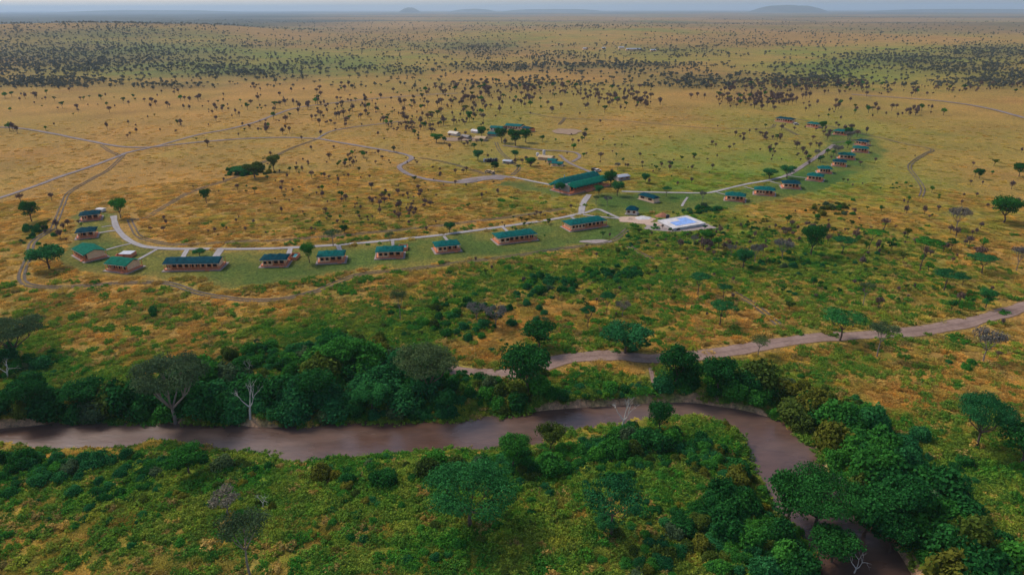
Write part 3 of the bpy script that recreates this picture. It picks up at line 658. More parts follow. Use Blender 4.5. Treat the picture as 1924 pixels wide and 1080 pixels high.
tank(911, 304, 1.1, 2.2, 'white', 'white water tank at the left end of the black tank row'); tank(1010, 293, 1.1, 2.4, 'white', 'white tank left of the taller white tank by the tan shelter'); tank(1022, 291, 1.0, 3.6, 'white', 'tall white tank behind the tan shelter')
tank(1254, 411, 0.9, 2.2, 'black', 'single black tank between the clay heap and the pool deck'); tank(948, 268, 0.8, 2.2, 'white', 'small white tank in front of the dark tree clump')
# pool
def pool():
    a = G1(1265,434); b = G1(1325,424); c = G1(1290,410); d = G1(1236,419)
    cen = (a+b+c+d)/4; zt = 1.3
    t = empty('pool_terrace', (cen.x, cen.y, cen.z)); tag(t, 'raised white pool terrace with a bright blue pool, unfinished ground around it', 'swimming pool')
    q = [(p.x-cen.x, p.y-cen.y) for p in (a, b, c, d)]
    MB().prism(q, -1.0, zt).build('terrace_slab', M['white'], t)
    def mixp(u, v):   # bilinear in the slab: u a->b, v a->d
        return tuple((q[0][k]*(1-u)+q[1][k]*u)*(1-v)+(q[3][k]*(1-u)+q[2][k]*u)*v for k in (0, 1))
    wat = [mixp(.18,.18), mixp(.86,.18), mixp(.86,.86), mixp(.55,.86), mixp(.55,.62), mixp(.18,.62)]
    rim = [mixp(.15,.13), mixp(.89,.13), mixp(.89,.91), mixp(.52,.91), mixp(.52,.67), mixp(.15,.67)]
    MB().prism(rim, zt+0.004, zt+0.10).build('coping', M['cream'], t); MB().prism(wat, zt+0.104, zt+0.125).build('pool_water', M['pool'], t)
    edge = MB()
    for i in range(4):
        (x0, y0), (x1, y1) = q[i], q[(i+1) % 4]; dx, dy = x1-x0, y1-y0; L = math.hypot(dx, dy); nx, ny = dy/L, -dx/L
        edge.prism([(x0, y0), (x1, y1), (x1+nx*0.25, y1+ny*0.25), (x0+nx*0.25, y0+ny*0.25)], zt-0.25, zt+0.16)
    edge.build('parapet', M['white'], t)
    u0, u1 = mixp(.10, -0.012), mixp(.20, -0.012); (x0, y0), (x1, y1) = u0, u1
    MB().prism([(x0, y0), (x1, y1), (x1+0.0, y1+0.25), (x0+0.0, y0+0.25)], -0.1, 0.95).build('pump_hatch', M['dark'], t)
    X = []; Y = []
    for u in np.linspace(-0.08, 1.08, 50):
        for v in np.linspace(-0.08, 1.08, 50): m = mixp(u, v); X.append(m[0]+cen.x); Y.append(m[1]+cen.y)
    mark(np.array(X), np.array(Y), 0.8)
pool()
def blob_patch(name, px, py, rx, ry, m, off=0.03, seed=0):
    """bare patch lying on the land, ragged outline"""
    c = G1(px, py); n = 40; V = [(c.x, c.y, c.z+off)]
    for ring in (0.5, 1.0):
        for k in range(n):
            th = 2*math.pi*k/n; rr = ring*(1+0.35*(float(fbm(np.array([math.cos(th)*2+seed]), np.array([math.sin(th)*2]), 1, seed, 3)[0])-0.5)*2)
            x = c.x+math.cos(th)*rx*rr; y = c.y+math.sin(th)*ry*rr; V.append((x, y, float(height(np.array([x]), np.array([y]))[0])+off+0.1))
            mark(np.array([x]), np.array([y]), 1.0)
    F_ = [(0, 1+k, 1+(k+1) % n) for k in range(n)]+[(1+k, 1+n+k, 1+n+(k+1) % n, 1+(k+1) % n) for k in range(n)]
    mb = MB().add(V, F_); return tag(mb.build(name, m), kind='structure')
blob_patch('bare_ground', 1197, 413, 9, 7, M['sand'], seed=2); blob_patch('bare_ground', 1277, 424, 17, 9, M['plinth'], 0.02, 4); blob_patch('bare_ground', 1232, 421, 5, 3, M['sand'], 0.05, 6)
blob_patch('bare_ground', 1065, 248, 12, 16, M['dry'], 0.3, 8); blob_patch('bare_ground', 1120, 454, 7, 2.5, M['plinth'], 0.05, 9); blob_patch('bare_ground', 872, 262, 22, 10, M['dry'], 0.2, 12)
def heap(px, py, r, h, m, label, seed):
    c = G1(px, py); V = []; F_ = []; nr, na = 7, 22
    for i in range(nr):
        a = r*(1-i/(nr-1))
        for j in range(na):
            th = 2*math.pi*j/na; k = 1+0.35*(float(vnoise(np.array([math.cos(th)*1.7+seed]), np.array([math.sin(th)*1.7+i*.5]), seed)[0])-0.5)*2
            z = h*(1-(a/r)**1.3)*(0.85+0.3*float(vnoise(np.array([j*.7]), np.array([i*.9]), seed+5)[0])); V.append((a*k*math.cos(th), a*0.8*k*math.sin(th), z-0.15))
    for i in range(nr-1):
        for j in range(na): F_.append((i*na+j, i*na+(j+1) % na, (i+1)*na+(j+1) % na, (i+1)*na+j))
    o = MB().add(V, F_).build('heap', m, None, True); o.location = c; mark(np.array([c.x]), np.array([c.y]), r); return tag(o, label, 'heap')
heap(1245, 406, 4.0, 2.0, M['clay'], 'rust red clay heap behind the black tank by the pool', 3); heap(1208, 410, 5.0, 1.3, M['white'], 'pale sand heap right of the small cream hut', 5); heap(1183, 412, 2.5, 1.0, M['sand'], 'low pinkish heap in front of the small cream hut', 7)
# bath enclosures and shelters by the tents
def bath(px, py, L, W, label, rz, lid=None):
    p = G1(px, py); t = empty('bath_enclosure', p, rz); tag(t, label, 'enclosure', 'small enclosures beside tents')
    mb = MB(); mb.box(-L/2, L/2, -W/2, -W/2+.15, -0.3, 1.5); mb.box(-L/2, L/2, W/2-.15, W/2, -0.3, 1.5); mb.box(-L/2, -L/2+.15, -W/2+.152, W/2-.152, -0.3, 1.5); mb.box(L/2-.15, L/2, -W/2+.152, W/2-.152, -0.3, 1.5)
    mb.build('screen_wall', M['deck'], t); MB().box(-L/2+.2, L/2-.2, -W/2+.2, W/2-.2, -0.3, 0.35).build('floor', M['plinth'], t)
    if lid == 'tarp': MB().add([(-L*.1, -W*.3, .9), (L*.3, -W*.2, .7), (L*.35, W*.3, 1.3), (0, W*.2, 1.6), (-L*.15, 0, .4), (L*.2, W*.05, .5)], [(0, 1, 2, 3), (0, 4, 5, 1), (4, 3, 2, 5)]).build('tarpaulin', M['teal'], t)
    if lid == 'roof': MB().box(-L/2-.2, L/2+.2, -W/2-.2, W/2-.6, 1.75, 1.83).build('roof', M['metal'], t); [MB().box(sx*L/2-.06, sx*L/2+.06, sy*W*.3-.06, sy*W*.3+.06, 1.502, 1.749).build('post', M['timber'], t) for sx in (-.95, .95) for sy in (-1, 1)]
    X, Y = np.meshgrid(np.arange(-L/2-1, L/2+1, .5), np.arange(-W/2-1, W/2+1, .5)); mark((p.x+X).ravel(), (p.y+Y).ravel(), .5)
bath(241, 481, 5.0, 5.0, 'low open shelter with a grey sheet roof on the lawn between the left tents', 0.0, 'roof'); bath(226, 484, 3.0, 3.5, 'small walled enclosure left of the sheet roofed shelter', 0.2)
bath(553, 485, 3.4, 6.0, 'square timber box holding a pale blue tarpaulin, right of the navy roofed tent', 0.0, 'tarp'); bath(758, 468, 4.0, 5.0, 'timber box with a pale blue tarpaulin behind the tent with the boxed bath', 0.1, 'tarp')
# vehicles
def safari_car(px, py, rz, label, m='khaki', group='parked safari cars'):
    p = G1(px, py); t = empty('safari_car', p, rz); tag(t, label, 'car', group)
    b = MB(); prof = [(-2.4, .55), (2.4, .55), (2.45, 1.0), (1.25, 1.15), (.9, 1.15), (-2.35, 1.15)]
    b.add([(x, -.95, z) for x, z in prof]+[(x, .95, z) for x, z in prof], [tuple(range(6)), tuple(range(11, 5, -1))]+[(i+6, (i+1) % 6+6, (i+1) % 6, i) for i in range(6)])
    b.build('body', M[m], t)
    c = MB(); pr = [(-2.3, 1.153), (1.0, 1.153), (.55, 1.95), (-2.25, 1.95)]
    c.add([(x, -.85, z) for x, z in pr]+[(x, .85, z) for x, z in pr], [(0, 1, 2, 3), (7, 6, 5, 4)]+[(i+4, (i+1) % 4+4, (i+1) % 4, i) for i in range(4)]); c.build('cabin_glass', M['glass'], t)
    MB().box(-2.3, .62, -.92, .92, 1.953, 2.06).build('roof', M[m if m != 'khaki' else 'tan'], t)
    for x in (-1.5, 1.5):
        for s in (-1, 1): MB().tube([(x, s*.8, .42), (x, s*1.02, .42)], .42, 12).build('wheel', M['rubber'], t)
    for s in (-1, 1): MB().box(2.43, 2.5, s*.7-.12, s*.7+.12, .72, .92).build('headlight', M['white'], t)
    for s in (-1, 1): MB().box(-2.0, -0.6, s*.87-.012, s*.87+.012, 1.25, 1.3).build('door', M[m], t)
    mark(np.array([p.x]), np.array([p.y]), 3)
safari_car(917, 325, 2.3, 'khaki safari car with canopy parked left on the gravel turning area'); safari_car(925, 327, 2.0, 'khaki safari car parked right of its twin on the gravel turning area')
safari_car(1123, 323, 0.6, 'white car parked behind the lodge roof', 'white'); safari_car(1117, 321, 0.8, 'dark car parked beside the white one behind the lodge', 'dark')
safari_car(1496, 235, 0.2, 'white car parked by the solitary far tent', 'white')
small_hut((182,398),(192,399),2.5,'water_trailer','small white roofed shed beside the farthest tent of the left arc','shed','white','white',1.6,1,None,0,0.3,False)
# people on the path behind the long tent
def person(px, py, rz, label):
    p = G1(px, py); me = bpy.data.meshes.new('person')
    V = [(0,0,.95),(0,0,1.2),(0,0,1.42),(0,0,1.52),(0,.01,1.64),(0,.01,1.74),(.1,0,.88),(.12,.03,.5),(.12,0,.08),(.12,.16,.04),(-.1,0,.88),(-.12,-.05,.5),(-.12,-.08,.08),(-.12,.06,.04),
         (.19,0,1.40),(.25,-.02,1.12),(.26,.06,.88),(.265,.1,.8),(-.19,0,1.40),(-.25,-.02,1.12),(-.26,.05,.88),(-.265,.09,.8)]
    E = [(0,1),(1,2),(2,3),(3,4),(4,5),(0,6),(6,7),(7,8),(8,9),(0,10),(10,11),(11,12),(12,13),(2,14),(14,15),(15,16),(16,17),(2,18),(18,19),(19,20),(20,21)]
    R = [.15,.14,.16,.06,.10,.08,.10,.065,.045,.035,.10,.065,.045,.035,.06,.045,.035,.025,.06,.045,.035,.025]
    me.from_pydata(V, E, []); me.materials.append(M['cloth']); o = link('person', me); o.location = p; o.rotation_euler = (0, 0, rz)
    sk = o.modifiers.new('skin', 'SKIN'); sl = me.skin_vertices[0].data if me.skin_vertices else None
    if sl is None: return
    for i, r in enumerate(R): sl[i].radius = (r, r*0.8)
    sl[0].use_root = True; sb = o.modifiers.new('sub', 'SUBSURF'); sb.levels = 1; sb.render_levels = 1; tag(o, label, 'person', 'people on the path')
def ensure_skin():
    pass
for a in [(948, 427, 0.5, 'person in dark clothes standing on the path behind the long skylight tent'), (963, 431, 2.0, 'person in dark clothes at the back corner of the long skylight tent')]:
    p = G1(a[0], a[1]); bmn = bpy.data.meshes.new('tmp'); person(*a)

# ------------------------------------------------------------------ vegetation protos (meshes only)
def leafcloud(cents, rads, n, size, flat=0.5, shell=0.6, elong=1.0, rng=None, under=0.35):
    """n small leaf-clump quads spread through a union of ellipsoids. returns V, Q, v"""
    rng = rng or RNG; cents = np.asarray(cents, float); rads = np.asarray(rads, float)
    vol = np.prod(rads, 1)**(2/3); idx = rng.choice(len(cents), n, p=vol/vol.sum())
    d = rng.normal(size=(n, 3)); d[:, 2] = np.where(d[:, 2] < 0, d[:, 2]*under*np.sign(rng.random(n)-0.0), d[:, 2]); d /= np.linalg.norm(d, axis=1)[:, None]
    rr = shell+(1-shell)*rng.random(n)**0.5; rr = np.where(rng.random(n) < 0.16, rng.random(n), rr); rr *= 1+0.16*rng.normal(size=n)*(rng.random(n) < 0.35)
    P = cents[idx]+d*rr[:, None]*rads[idx]
    nrm = d*flat+rng.normal(size=(n, 3))*(1-flat)*0.8+np.array([0, 0, 0.25]); nrm /= np.linalg.norm(nrm, axis=1)[:, None]
    a = np.cross(nrm, rng.normal(size=(n, 3))); a /= np.linalg.norm(a, axis=1)[:, None]+1e-9; b = np.cross(nrm, a)
    s = size*(0.6+0.8*rng.random(n))[:, None]/2
    V = np.stack([P-a*s*elong-b*s*0.6, P+a*s*elong-b*s, P+a*s*elong*0.7+b*s, P-a*s*elong+b*s*0.7], 1).reshape(-1, 3)
    Q = np.arange(4*n).reshape(n, 4)
    cl = rng.random(len(cents))[idx]
    v = np.clip(0.25+0.35*cl+0.5*(rng.random(n)-0.35), 0, 1)
    return V, Q, v.astype(np.float32)
def crown_mesh(name, cents, rads, n, size, m, **k):
    V, Q, v = leafcloud(cents, rads, n, size, **k); return np_mesh(name, V, Q, [m], {'v': ('FLOAT', 'FACE', v)})
def branches(rng, h, spread, trunk_h, r0, nb, lean=0.0, sub=2, top=None, droop=0.0):
    mb = MB(); lx = lean*h; t0 = Vector((lx*0.6, 0, trunk_h)); mb.tube([(0, 0, -0.8), (lx*.2+rng.normal()*.05*h*.2, rng.normal()*.02*h, trunk_h*.5), t0], [r0*1.25, r0, r0*.8], 7)
    tips = []
    for i in range(nb):
        th = 2*math.pi*(i+rng.random()*.6)/nb; rad = spread*(0.45+0.5*rng.random())
        e = Vector((lx+math.cos(th)*rad, math.sin(th)*rad, h*(0.80+0.14*rng.random())-droop*rad)); mid = t0.lerp(e, 0.5)+Vector((math.cos(th)*rad*.12, math.sin(th)*rad*.12, -0.02*h+rng.normal()*.03*h))
        mb.tube([t0, mid, e], [r0*.55, r0*.36, r0*.12], 5); tips.append(e)
        for j in range(sub):
            th2 = th+rng.normal()*0.9; e2 = mid+Vector((math.cos(th2)*spread*.4, math.sin(th2)*spread*.4, (h-mid.z)*(0.6+.3*rng.random()))); mb.tube([mid, mid.lerp(e2, .5)+Vector((0, 0, .03*h)), e2], [r0*.3, r0*.2, r0*.07], 4); tips.append(e2)
    return mb, tips
def tree_meshes(kind, seed):
    """returns (trunk mesh, crown mesh) for a tree of unit design height given in metres"""
    rng = np.random.default_rng(seed)
    if kind == 'umbrella':
        h, sp = 9.0, 4.6; mb, tips = branches(rng, h, sp, h*.42, .22, 6, lean=rng.normal()*.05, top=1)
        c = [(t.x, t.y, h*.90+rng.normal()*.12) for t in tips]+[(rng.normal()*sp*.3, rng.normal()*sp*.3, h*.95) for _ in range(5)]; r = [(1.5+rng.random()*.8, 1.5+rng.random()*.8, .42+.2*rng.random()) for _ in c]
        return mb.mesh('trunk', M['bark']), crown_mesh('crown', c, r, 4200, .25, M['L_teal'], flat=.7, rng=rng)
    if kind == 'thin_umbrella':
        h, sp = 9.0, 5.0; mb, tips = branches(rng, h, sp, h*.5, .16, 5, lean=.12, sub=1)
        c = [(t.x, t.y, h*.92) for t in tips]+[(sp*.15*rng.normal()+1, rng.normal()*sp*.2, h*.94) for _ in range(3)]; r = [(1.7, 1.7, .30) for _ in c]
        return mb.mesh('trunk', M['bark']), crown_mesh('crown', c, r, 3000, .24, M['L_green'], flat=.7, rng=rng)
    if kind in ('round', 'bright', 'dark', 'olive'):
        h, sp = 7.5, 3.3; mb, tips = branches(rng, h, sp, h*.28, .22, 6)
        c = [tuple(t*0.93) for t in tips]+[(rng.normal()*1.3, rng.normal()*1.3, h*(.45+.45*rng.random())) for _ in range(9)]; r = [(1.1+.8*rng.random(), 1.1+.8*rng.random(), .8+.7*rng.random()) for _ in c]
        return mb.mesh('trunk', M['bark']), crown_mesh('crown', c, r, 5200, .26, M[{'round': 'L_teal', 'bright': 'L_green', 'dark': 'L_dark', 'olive': 'L_olive'}[kind]], rng=rng)
    if kind == 'feather':
        h, sp = 9.5, 3.8; mb, tips = branches(rng, h, sp, h*.42, .19, 6)
        c = [(t.x, t.y, t.z*.94) for t in tips]+[(rng.normal()*1.4, rng.normal()*1.4, h*.84) for _ in range(4)]; r = [(1.5, 1.5, .85) for _ in c]
        return mb.mesh('trunk', M['pale']), crown_mesh('crown', c, r, 2600, .21, M['L_feather'], flat=.4, shell=.3, rng=rng)
    if kind == 'bare':
        h, sp = 7.5, 3.2; mb, tips = branches(rng, h, sp, h*.32, .17, 7, sub=3)
        c = [(t.x, t.y, t.z*.92) for t in tips]; r = [(1.2, 1.2, 1.0) for _ in c]
        return mb.mesh('trunk', M['pale']), crown_mesh('crown', c, r, 1500, .20, M['L_grey'], flat=.2, shell=.3, elong=1.6, rng=rng)
    if kind == 'big':           # spreading riverside acacia, pale forked trunk, wide layered crown
        h, sp = 11, 7.5; mb, tips = branches(rng, h, sp, h*.25, .38, 8, sub=3, droop=.12)
        c = [(t.x, t.y, t.z*.95) for t in tips]+[(rng.normal()*sp*.3, rng.normal()*sp*.3, h*(.92+.06*rng.random())) for _ in range(9)]; r = [(1.9+rng.random(), 1.9+rng.random(), .7+.4*rng.random()) for _ in c]
        return mb.mesh('trunk', M['bark' if seed % 2 == 0 else 'pale']), crown_mesh('crown', c, r, 11000, .25, M['L_feather'], flat=.6, shell=.45, rng=rng)
    if kind in ('bigteal', 'bigdark'):
        h, sp = 10, 7.0; mb, tips = branches(rng, h, sp, h*.3, .34, 8, sub=3, droop=.15)
        c = [(t.x, t.y, t.z*.95) for t in tips]+[(rng.normal()*sp*.32, rng.normal()*sp*.32, h*(.90+.08*rng.random())) for _ in range(9)]; r = [(2.0+rng.random(), 2.0+rng.random(), .8+.4*rng.random()) for _ in c]
        return mb.mesh('trunk', M['bark']), crown_mesh('crown', c, r, 15000, .22, M['L_teal' if kind == 'bigteal' else 'L_dark'], flat=.6, shell=.45, rng=rng)
    if kind == 'dead':
        h, sp = 8, 2.9; mb = MB(); mb.tube([(0, 0, -.5), (.25, .1, 1.6), (0.5, 0, 2.6)], [.34, .27, .22], 7)
        def rec(p, d, L, r, dep):
            q = p+d*L*.5+Vector(rng.normal(size=3))*L*.05; e = p+d*L; mb.tube([p, q, e], [r, r*.75, r*.5], 5)
            if dep == 0: return
            for _ in range(2 if dep < 3 else 3):
                nd = (d+Vector(rng.normal(size=3))*.48+Vector((0, 0, .12))).normalized(); rec(e, nd, L*(.6+.2*rng.random()), r*.52, dep-1)
        for d in ((-.8, .1, .6), (.15, .2, 1), (.55, -.2, .9)): rec(Vector((.5, 0, 2.55)), Vector(d).normalized(), 2.4, .17, 3)
        return mb.mesh('trunk', M['bone']), None
TM = {}
for i, k in enumerate(['umbrella', 'thin_umbrella', 'round', 'bright', 'dark', 'olive', 'feather', 'bare', 'big', 'bigteal', 'dead', 'bigdark']):
    TM[k] = [tree_meshes(k, 100+i*10+j) for j in range(3 if k not in ('big', 'bigteal', 'bigdark') else 2)]
DES = dict(umbrella=(9.6, 12), thin_umbrella=(9.2, 12.5), round=(8.4, 8.8), bright=(8.4, 8.8), dark=(8.4, 8.8), olive=(8.4, 8.8), feather=(9.8, 10), bare=(8.4, 8.5), big=(11.5, 17), bigteal=(10.8, 17), bigdark=(10.8, 17), dead=(9.0, 7))
NAMES = dict(umbrella='umbrella_acacia', thin_umbrella='umbrella_acacia', round='leafy_tree', bright='leafy_tree', dark='leafy_tree', olive='leafy_tree', feather='feathery_acacia', bare='bare_tree', big='spreading_acacia', bigteal='spreading_acacia', bigdark='spreading_acacia', dead='dead_tree')
def put_tree(kind, px, py, wpx, hpx, label, i=[0], group=None, trunk_mat=None):
    i[0] += 1; p = G1(px, py); d = math.sqrt(p.x**2+p.y**2+(CAM_H-p.z)**2)/F; dh, dw = DES[kind]
    dep = math.asin(min(0.99, (CAM_H-p.z)/(d*F)))
    W = wpx*d; H = max(1.5, (hpx*d-0.25*W*math.sin(dep))/math.cos(dep)) if kind not in ('dead',) else hpx*d/math.cos(dep)
    t = empty(NAMES[kind], p, random.uniform(0, 6.28) if kind not in ('thin_umbrella', 'dead') else random.uniform(-.4, .4)); tag(t, label, 'tree', group)
    t.scale = (W/dw, W/dw, H/dh); tm, cm = TM[kind][i[0] % len(TM[kind])]
    link('trunk', tm, t); 
    if cm: link('crown', cm, t)
    mark(np.array([p.x]), np.array([p.y]), 0.8); return t
TREES = [
 ('umbrella',1352,612,52,50,'flat topped green acacia on a slim trunk, lowest of the three stacked above the road'),
 ('umbrella',1359,560,32,28,'small flat topped acacia in the middle of the three stacked above the dirt road'),
 ('umbrella',1311,552,42,42,'flat topped acacia with bare slim trunk left of the two others above the dirt road'),
 ('round',1396,503,34,38,'rounded green acacia under the grey trees below the pool'),
 ('dark',1524,480,44,60,'tall dark green tree on the open plain, darkest one right of the pool'),
 ('umbrella',1582,478,42,34,'spreading green acacia just right of the tall dark tree'),
 ('thin_umbrella',1632,468,44,36,'thin flat topped acacia with one slender trunk, right of the dark tree'),
 ('thin_umbrella',1728,510,54,58,'wide thin disc of green held on a tall leaning trunk'),
 ('umbrella',1845,513,46,32,'grey green spreading acacia near the right edge above the dirt road'),
 ('umbrella',1773,545,52,36,'low dark green flat topped acacia leaning right, right of centre on the golden plain'),
 ('umbrella',1808,537,22,18,'small acacia attached to the right of the low dark green one'),
 ('feather',1622,573,30,44,'feathery pale green sapling alone between the dirt road and the plain'),
 ('round',1852,578,28,34,'round green tree close above the dirt road near the right edge'),
 ('umbrella',1577,640,80,58,'broad acacia standing on the far edge of the dirt road, green left and grey right'),
 ('feather',1648,670,54,66,'pale trunked feathery acacia on the near side of the dirt road beside the broad one'),
 ('feather',1425,668,44,40,'grey feathery acacia with a green right side, standing in front of the dirt road'),
 ('bare',1848,678,52,60,'nearly leafless grey tree right of the dirt road bend, on green grass'),
 ('bare',1910,508,26,44,'bare brown tree cut by the right edge of the picture'),
 ('dark',1012,655,74,60,'dense round green tree above the dirt road behind the big dark one'),
 ('dark',990,745,98,110,'largest dark green tree, covering the middle of the dirt road'),
 ('round',1175,664,98,66,'wide low green dome of a tree above the dirt road'),
 ('feather',752,602,36,62,'tall feathery green tree with a thin trunk left of the bare grey trees'),
 ('bare',932,614,52,48,'bare pale grey tree with white forked trunk in the green scrub'),
 ('bare',896,600,44,38,'bare grey tree left of the white forked one in the green scrub'),
 ('umbrella',1105,617,36,46,'flat acacia with thin trunk at the left of the pair above the dome tree'),
 ('umbrella',1140,588,34,42,'flat teal acacia at the right of the pair above the dome tree'),
 ('bare',1170,594,34,34,'small brownish bare tree beside the teal flat acacia'),
 ('big',805,745,118,98,'wide pale feathery acacia with white branches at the left end of the dirt road'),
 ('big',330,798,128,118,'huge spreading acacia at the water edge on the left, orange brown trunk over the river'),
 ('big',30,672,92,66,'large grey acacia at the left edge of the picture'),
 ('dead',470,788,46,70,'bleached dead tree with upright white limbs in the green thicket by the river'),
 ('dead',468,702,16,30,'small white dead snag standing higher in the thicket'),
 ('dead',14,712,30,34,'white dead branch forked in a v at the left edge of the picture'),
 ('dead',1168,808,44,64,'white bare dead tree on the near bank, outlined against the river'),
 ('dead',494,952,24,24,'small white branched dead tree in the foreground grass'),
 ('bare',430,968,62,52,'grey leafless bushy tree in the left foreground grass'),
 ('bigteal',884,988,165,112,'big teal green acacia in the centre foreground'),
 ('umbrella',1150,1005,120,100,'flat teal green acacia in the foreground right of the big one'),
 ('round',1137,1000,46,36,'small teal bushy tree at the foot of the flat foreground acacia'),
 ('feather',470,1080,96,110,'pale feathery acacia at the bottom edge, left of centre'),
 ('dark',1238,815,46,66,'dark round tree on the near bank just right of the white dead tree'),
 ('bright',965,880,62,70,'bright green tree on the near bank left of the mid river bend'),
 ('olive',1035,850,50,60,'yellow olive crowned tree leaning over the near bank'),
 ('bright',355,888,60,52,'bright yellow green round tree on the near bank at the left'),
 ('dark',1270,742,80,82,'dark green tree where the gully meets the river bend'),
 ('dark',1345,745,76,70,'dark broad tree right of the gully, above the clay bank'),
 ('bright',650,700,84,72,'vivid green tree in the darkest part of the left thicket'),
 ('bigdark',1530,1000,140,104,'large tree overhanging the river at lower right with grey limbs showing'),
 ('bare',1555,960,80,60,'bare grey limbed tree rising through the large overhanging tree at lower right'),
 ('dead',1602,1085,30,50,'pale fallen trunk with forked limbs in the lower river pool'),
 ('dark',1480,985,96,96,'dark tree on the inside of the river bend, left of the large overhanging tree'),
 ('dark',1625,1015,110,100,'broad green tree covering the river right of the large overhanging tree'),
 ('dark',1560,1062,80,70,'dark tree below the large overhanging tree, above the lower pool'),
 ('bright',1636,905,64,62,'green tree on the outer bank of the bend above the overhanging tree'),
 ('dark',1690,985,90,86,'dark tree in the thicket on the outer bank near the lower pool'),
 ('dark',600,760,70,72,'dark round tree in the left thicket between the bleached tree and pale acacia'),
 ('round',700,775,68,62,'broad green tree by the water left of the wide pale acacia'),
 ('dark',165,775,70,62,'dark tree by the water left of the huge spreading acacia'),
 ('dark',60,770,66,60,'dark tree by the water near the left edge of the picture'),
 ('dark',1668,1040,76,74,'dark tree leaning over the lower pool from the outer bank'),
 ('bigteal',1835,838,86,86,'teal dark acacia near the right edge above the lower right thicket'),
 ('dark',1918,870,72,70,'dark tree cut by the right edge, beside the teal acacia'),
 ('round',92,505,58,42,'green feathery tree growing inside the left loop of the wheel track'),
 ('bright',227,410,30,36,'bright leafy tree at the start of the pale path'),
 ('dark',388,382,19,28,'dark isolated tree on open golden grass above the row of tents'),
 ('dark',60,416,30,36,'dark bushy tree left of the farthest tent of the left arc'),
 ('bright',581,494,28,40,'bright green tree on the lawn between two tents'),
 ('feather',626,462,40,34,'pale green feathery tree on the pale path above the lawn'),
 ('dark',648,440,16,20,'small dark tree behind the pale green feathery one'),
 ('feather',733,458,20,24,'small feathery tree touching the pale path above a tent'),
 ('round',845,437,26,22,'round green tree on the golden side of the pale path'),
 ('round',375,482,24,16,'low green tree behind the roof of the longest left tent'),
 ('dark',1147,350,30,32,'dark leafy tree at the right end of the lodge'),
 ('round',1160,368,28,30,'green round tree below the right end of the lodge'),
 ('round',1125,367,20,22,'small round tree in front of the lodge steps'),
 ('feather',1120,384,18,18,'small green tree beside the lodge path'),
 ('bare',1141,386,20,20,'pinkish bare bush tree beside the lodge path'),
 ('round',1052,364,20,24,'round green tree at the left end of the lodge'),
 ('round',1212,344,17,20,'small round green tree behind the right hand path'),
 ('umbrella',1252,370,20,20,'small flat tree on the pale path right of the cabin'),
 ('bare',1320,379,16,22,'bare brown tree beside the right hand path'),
 ('bright',1325,452,26,22,'vivid green small tree below the pool terrace'),
 ('bare',1304,462,18,22,'bare grey tree left of the vivid green one below the pool'),
 ('bare',1468,486,40,40,'grey bare domed tree left of the tall dark tree'),
 ('bare',1418,492,26,36,'dark bare tree between the grey dome and the rounded acacia'),
 ('bare',1373,482,20,26,'thin bare tree above the rounded acacia below the pool'),
 ('bare',1796,432,36,42,'grey bare tree with a dark green bush at its foot'),
 ('dark',1840,336,14,18,'small dark green tree alone on the right hand plain'),
 ('dark',1885,418,48,44,'dark grey spreading tree near the right edge'),
 ('dark',1914,332,22,24,'dark tree at the right edge on golden grass'),
 ('olive',478,334,40,30,'olive clump tree at the left of the bushy island on the golden plain'),
 ('olive',515,322,28,32,'olive tree at the right of the bushy island on the golden plain'),
 ('round',452,326,40,14,'low wide green shrub tree left of the bushy island'),
 ('dark',968,274,36,34,'dark tree in the clump before the service camp, centre'),
 ('dark',942,268,26,30,'dark tree in the clump before the service camp, left'),
 ('dark',988,268,26,28,'dark tree in the clump before the service camp, right'),
 ('dark',905,258,22,22,'dark tree behind the tan service tent'),
 ('bright',820,268,26,18,'bright green tree left of the service camp'),
 ('bright',882,228,14,20,'vivid green small tree above the service camp'),
 ('round',898,302,22,22,'green tree left of the white tank and black tanks'),
 ('round',968,299,16,18,'round green tree right of the grey shed'),
 ('dark',930,322,18,20,'dark tree in front of the black tanks'),
 ('dark',997,312,26,18,'dark bushy tree left of the small teal tents'),
 ('bare',1160,320,14,16,'bare tree right of the lodge on open grass'),
 ('dark',1592,262,16,22,'dark tree in front of a far tent of the right curve'),
 ('bare',1570,298,22,26,'bare grey tree left of the seventh tent of the right curve'),
 ('bare',1533,302,12,22,'reddish bare tree beside the brown track of the right curve'),
 ('round',1478,335,28,26,'flat green tree above the pale path on the right curve'),
 ('round',1445,336,30,20,'green bushy tree left of the flat one on the right curve'),
 ('dark',1545,244,14,16,'dark tree touching the small far tent'),
 ('bare',1595,270,20,24,'bare tree between two far tents of the right curve'),
]
for a in TREES: put_tree(a[0], *a[1:5], a[5])

# ------------------------------------------------------------------ riverside shrubs: the largest one by one, the rest as undergrowth
def shrub_mesh(name, m, seed, h=3.4, r=2.3, n=2400, size=.27):
    rng = np.random.default_rng(seed); c = []; q = []
    for i in range(9):
        th = rng.random()*6.28; a = r*.62*rng.random()**.6; c.append((math.cos(th)*a, math.sin(th)*a, h*(.35+.38*rng.random()*(1-a/r*.6)))); q.append((r*(.35+.25*rng.random()), r*(.35+.25*rng.random()), h*(.22+.16*rng.random())))
    c.append((0, 0, h*.3)); q.append((r*.9, r*.9, h*.42))
    V, Q, v = leafcloud(c, q, n, size, flat=.55, shell=.7, rng=rng, under=.7); return np_mesh(name, V, Q, [m], {'v': ('FLOAT', 'FACE', v)})
SHC = [('dark', 'L_dark'), ('teal', 'L_teal'), ('green', 'L_green'), ('olive', 'L_olive'), ('yellow', 'L_yellow'), ('grey', 'L_feather')]
SHM = {a: [shrub_mesh('shrub', M[m], 500+i*7+j) for j in range(3)] for i, (a, m) in enumerate(SHC)}
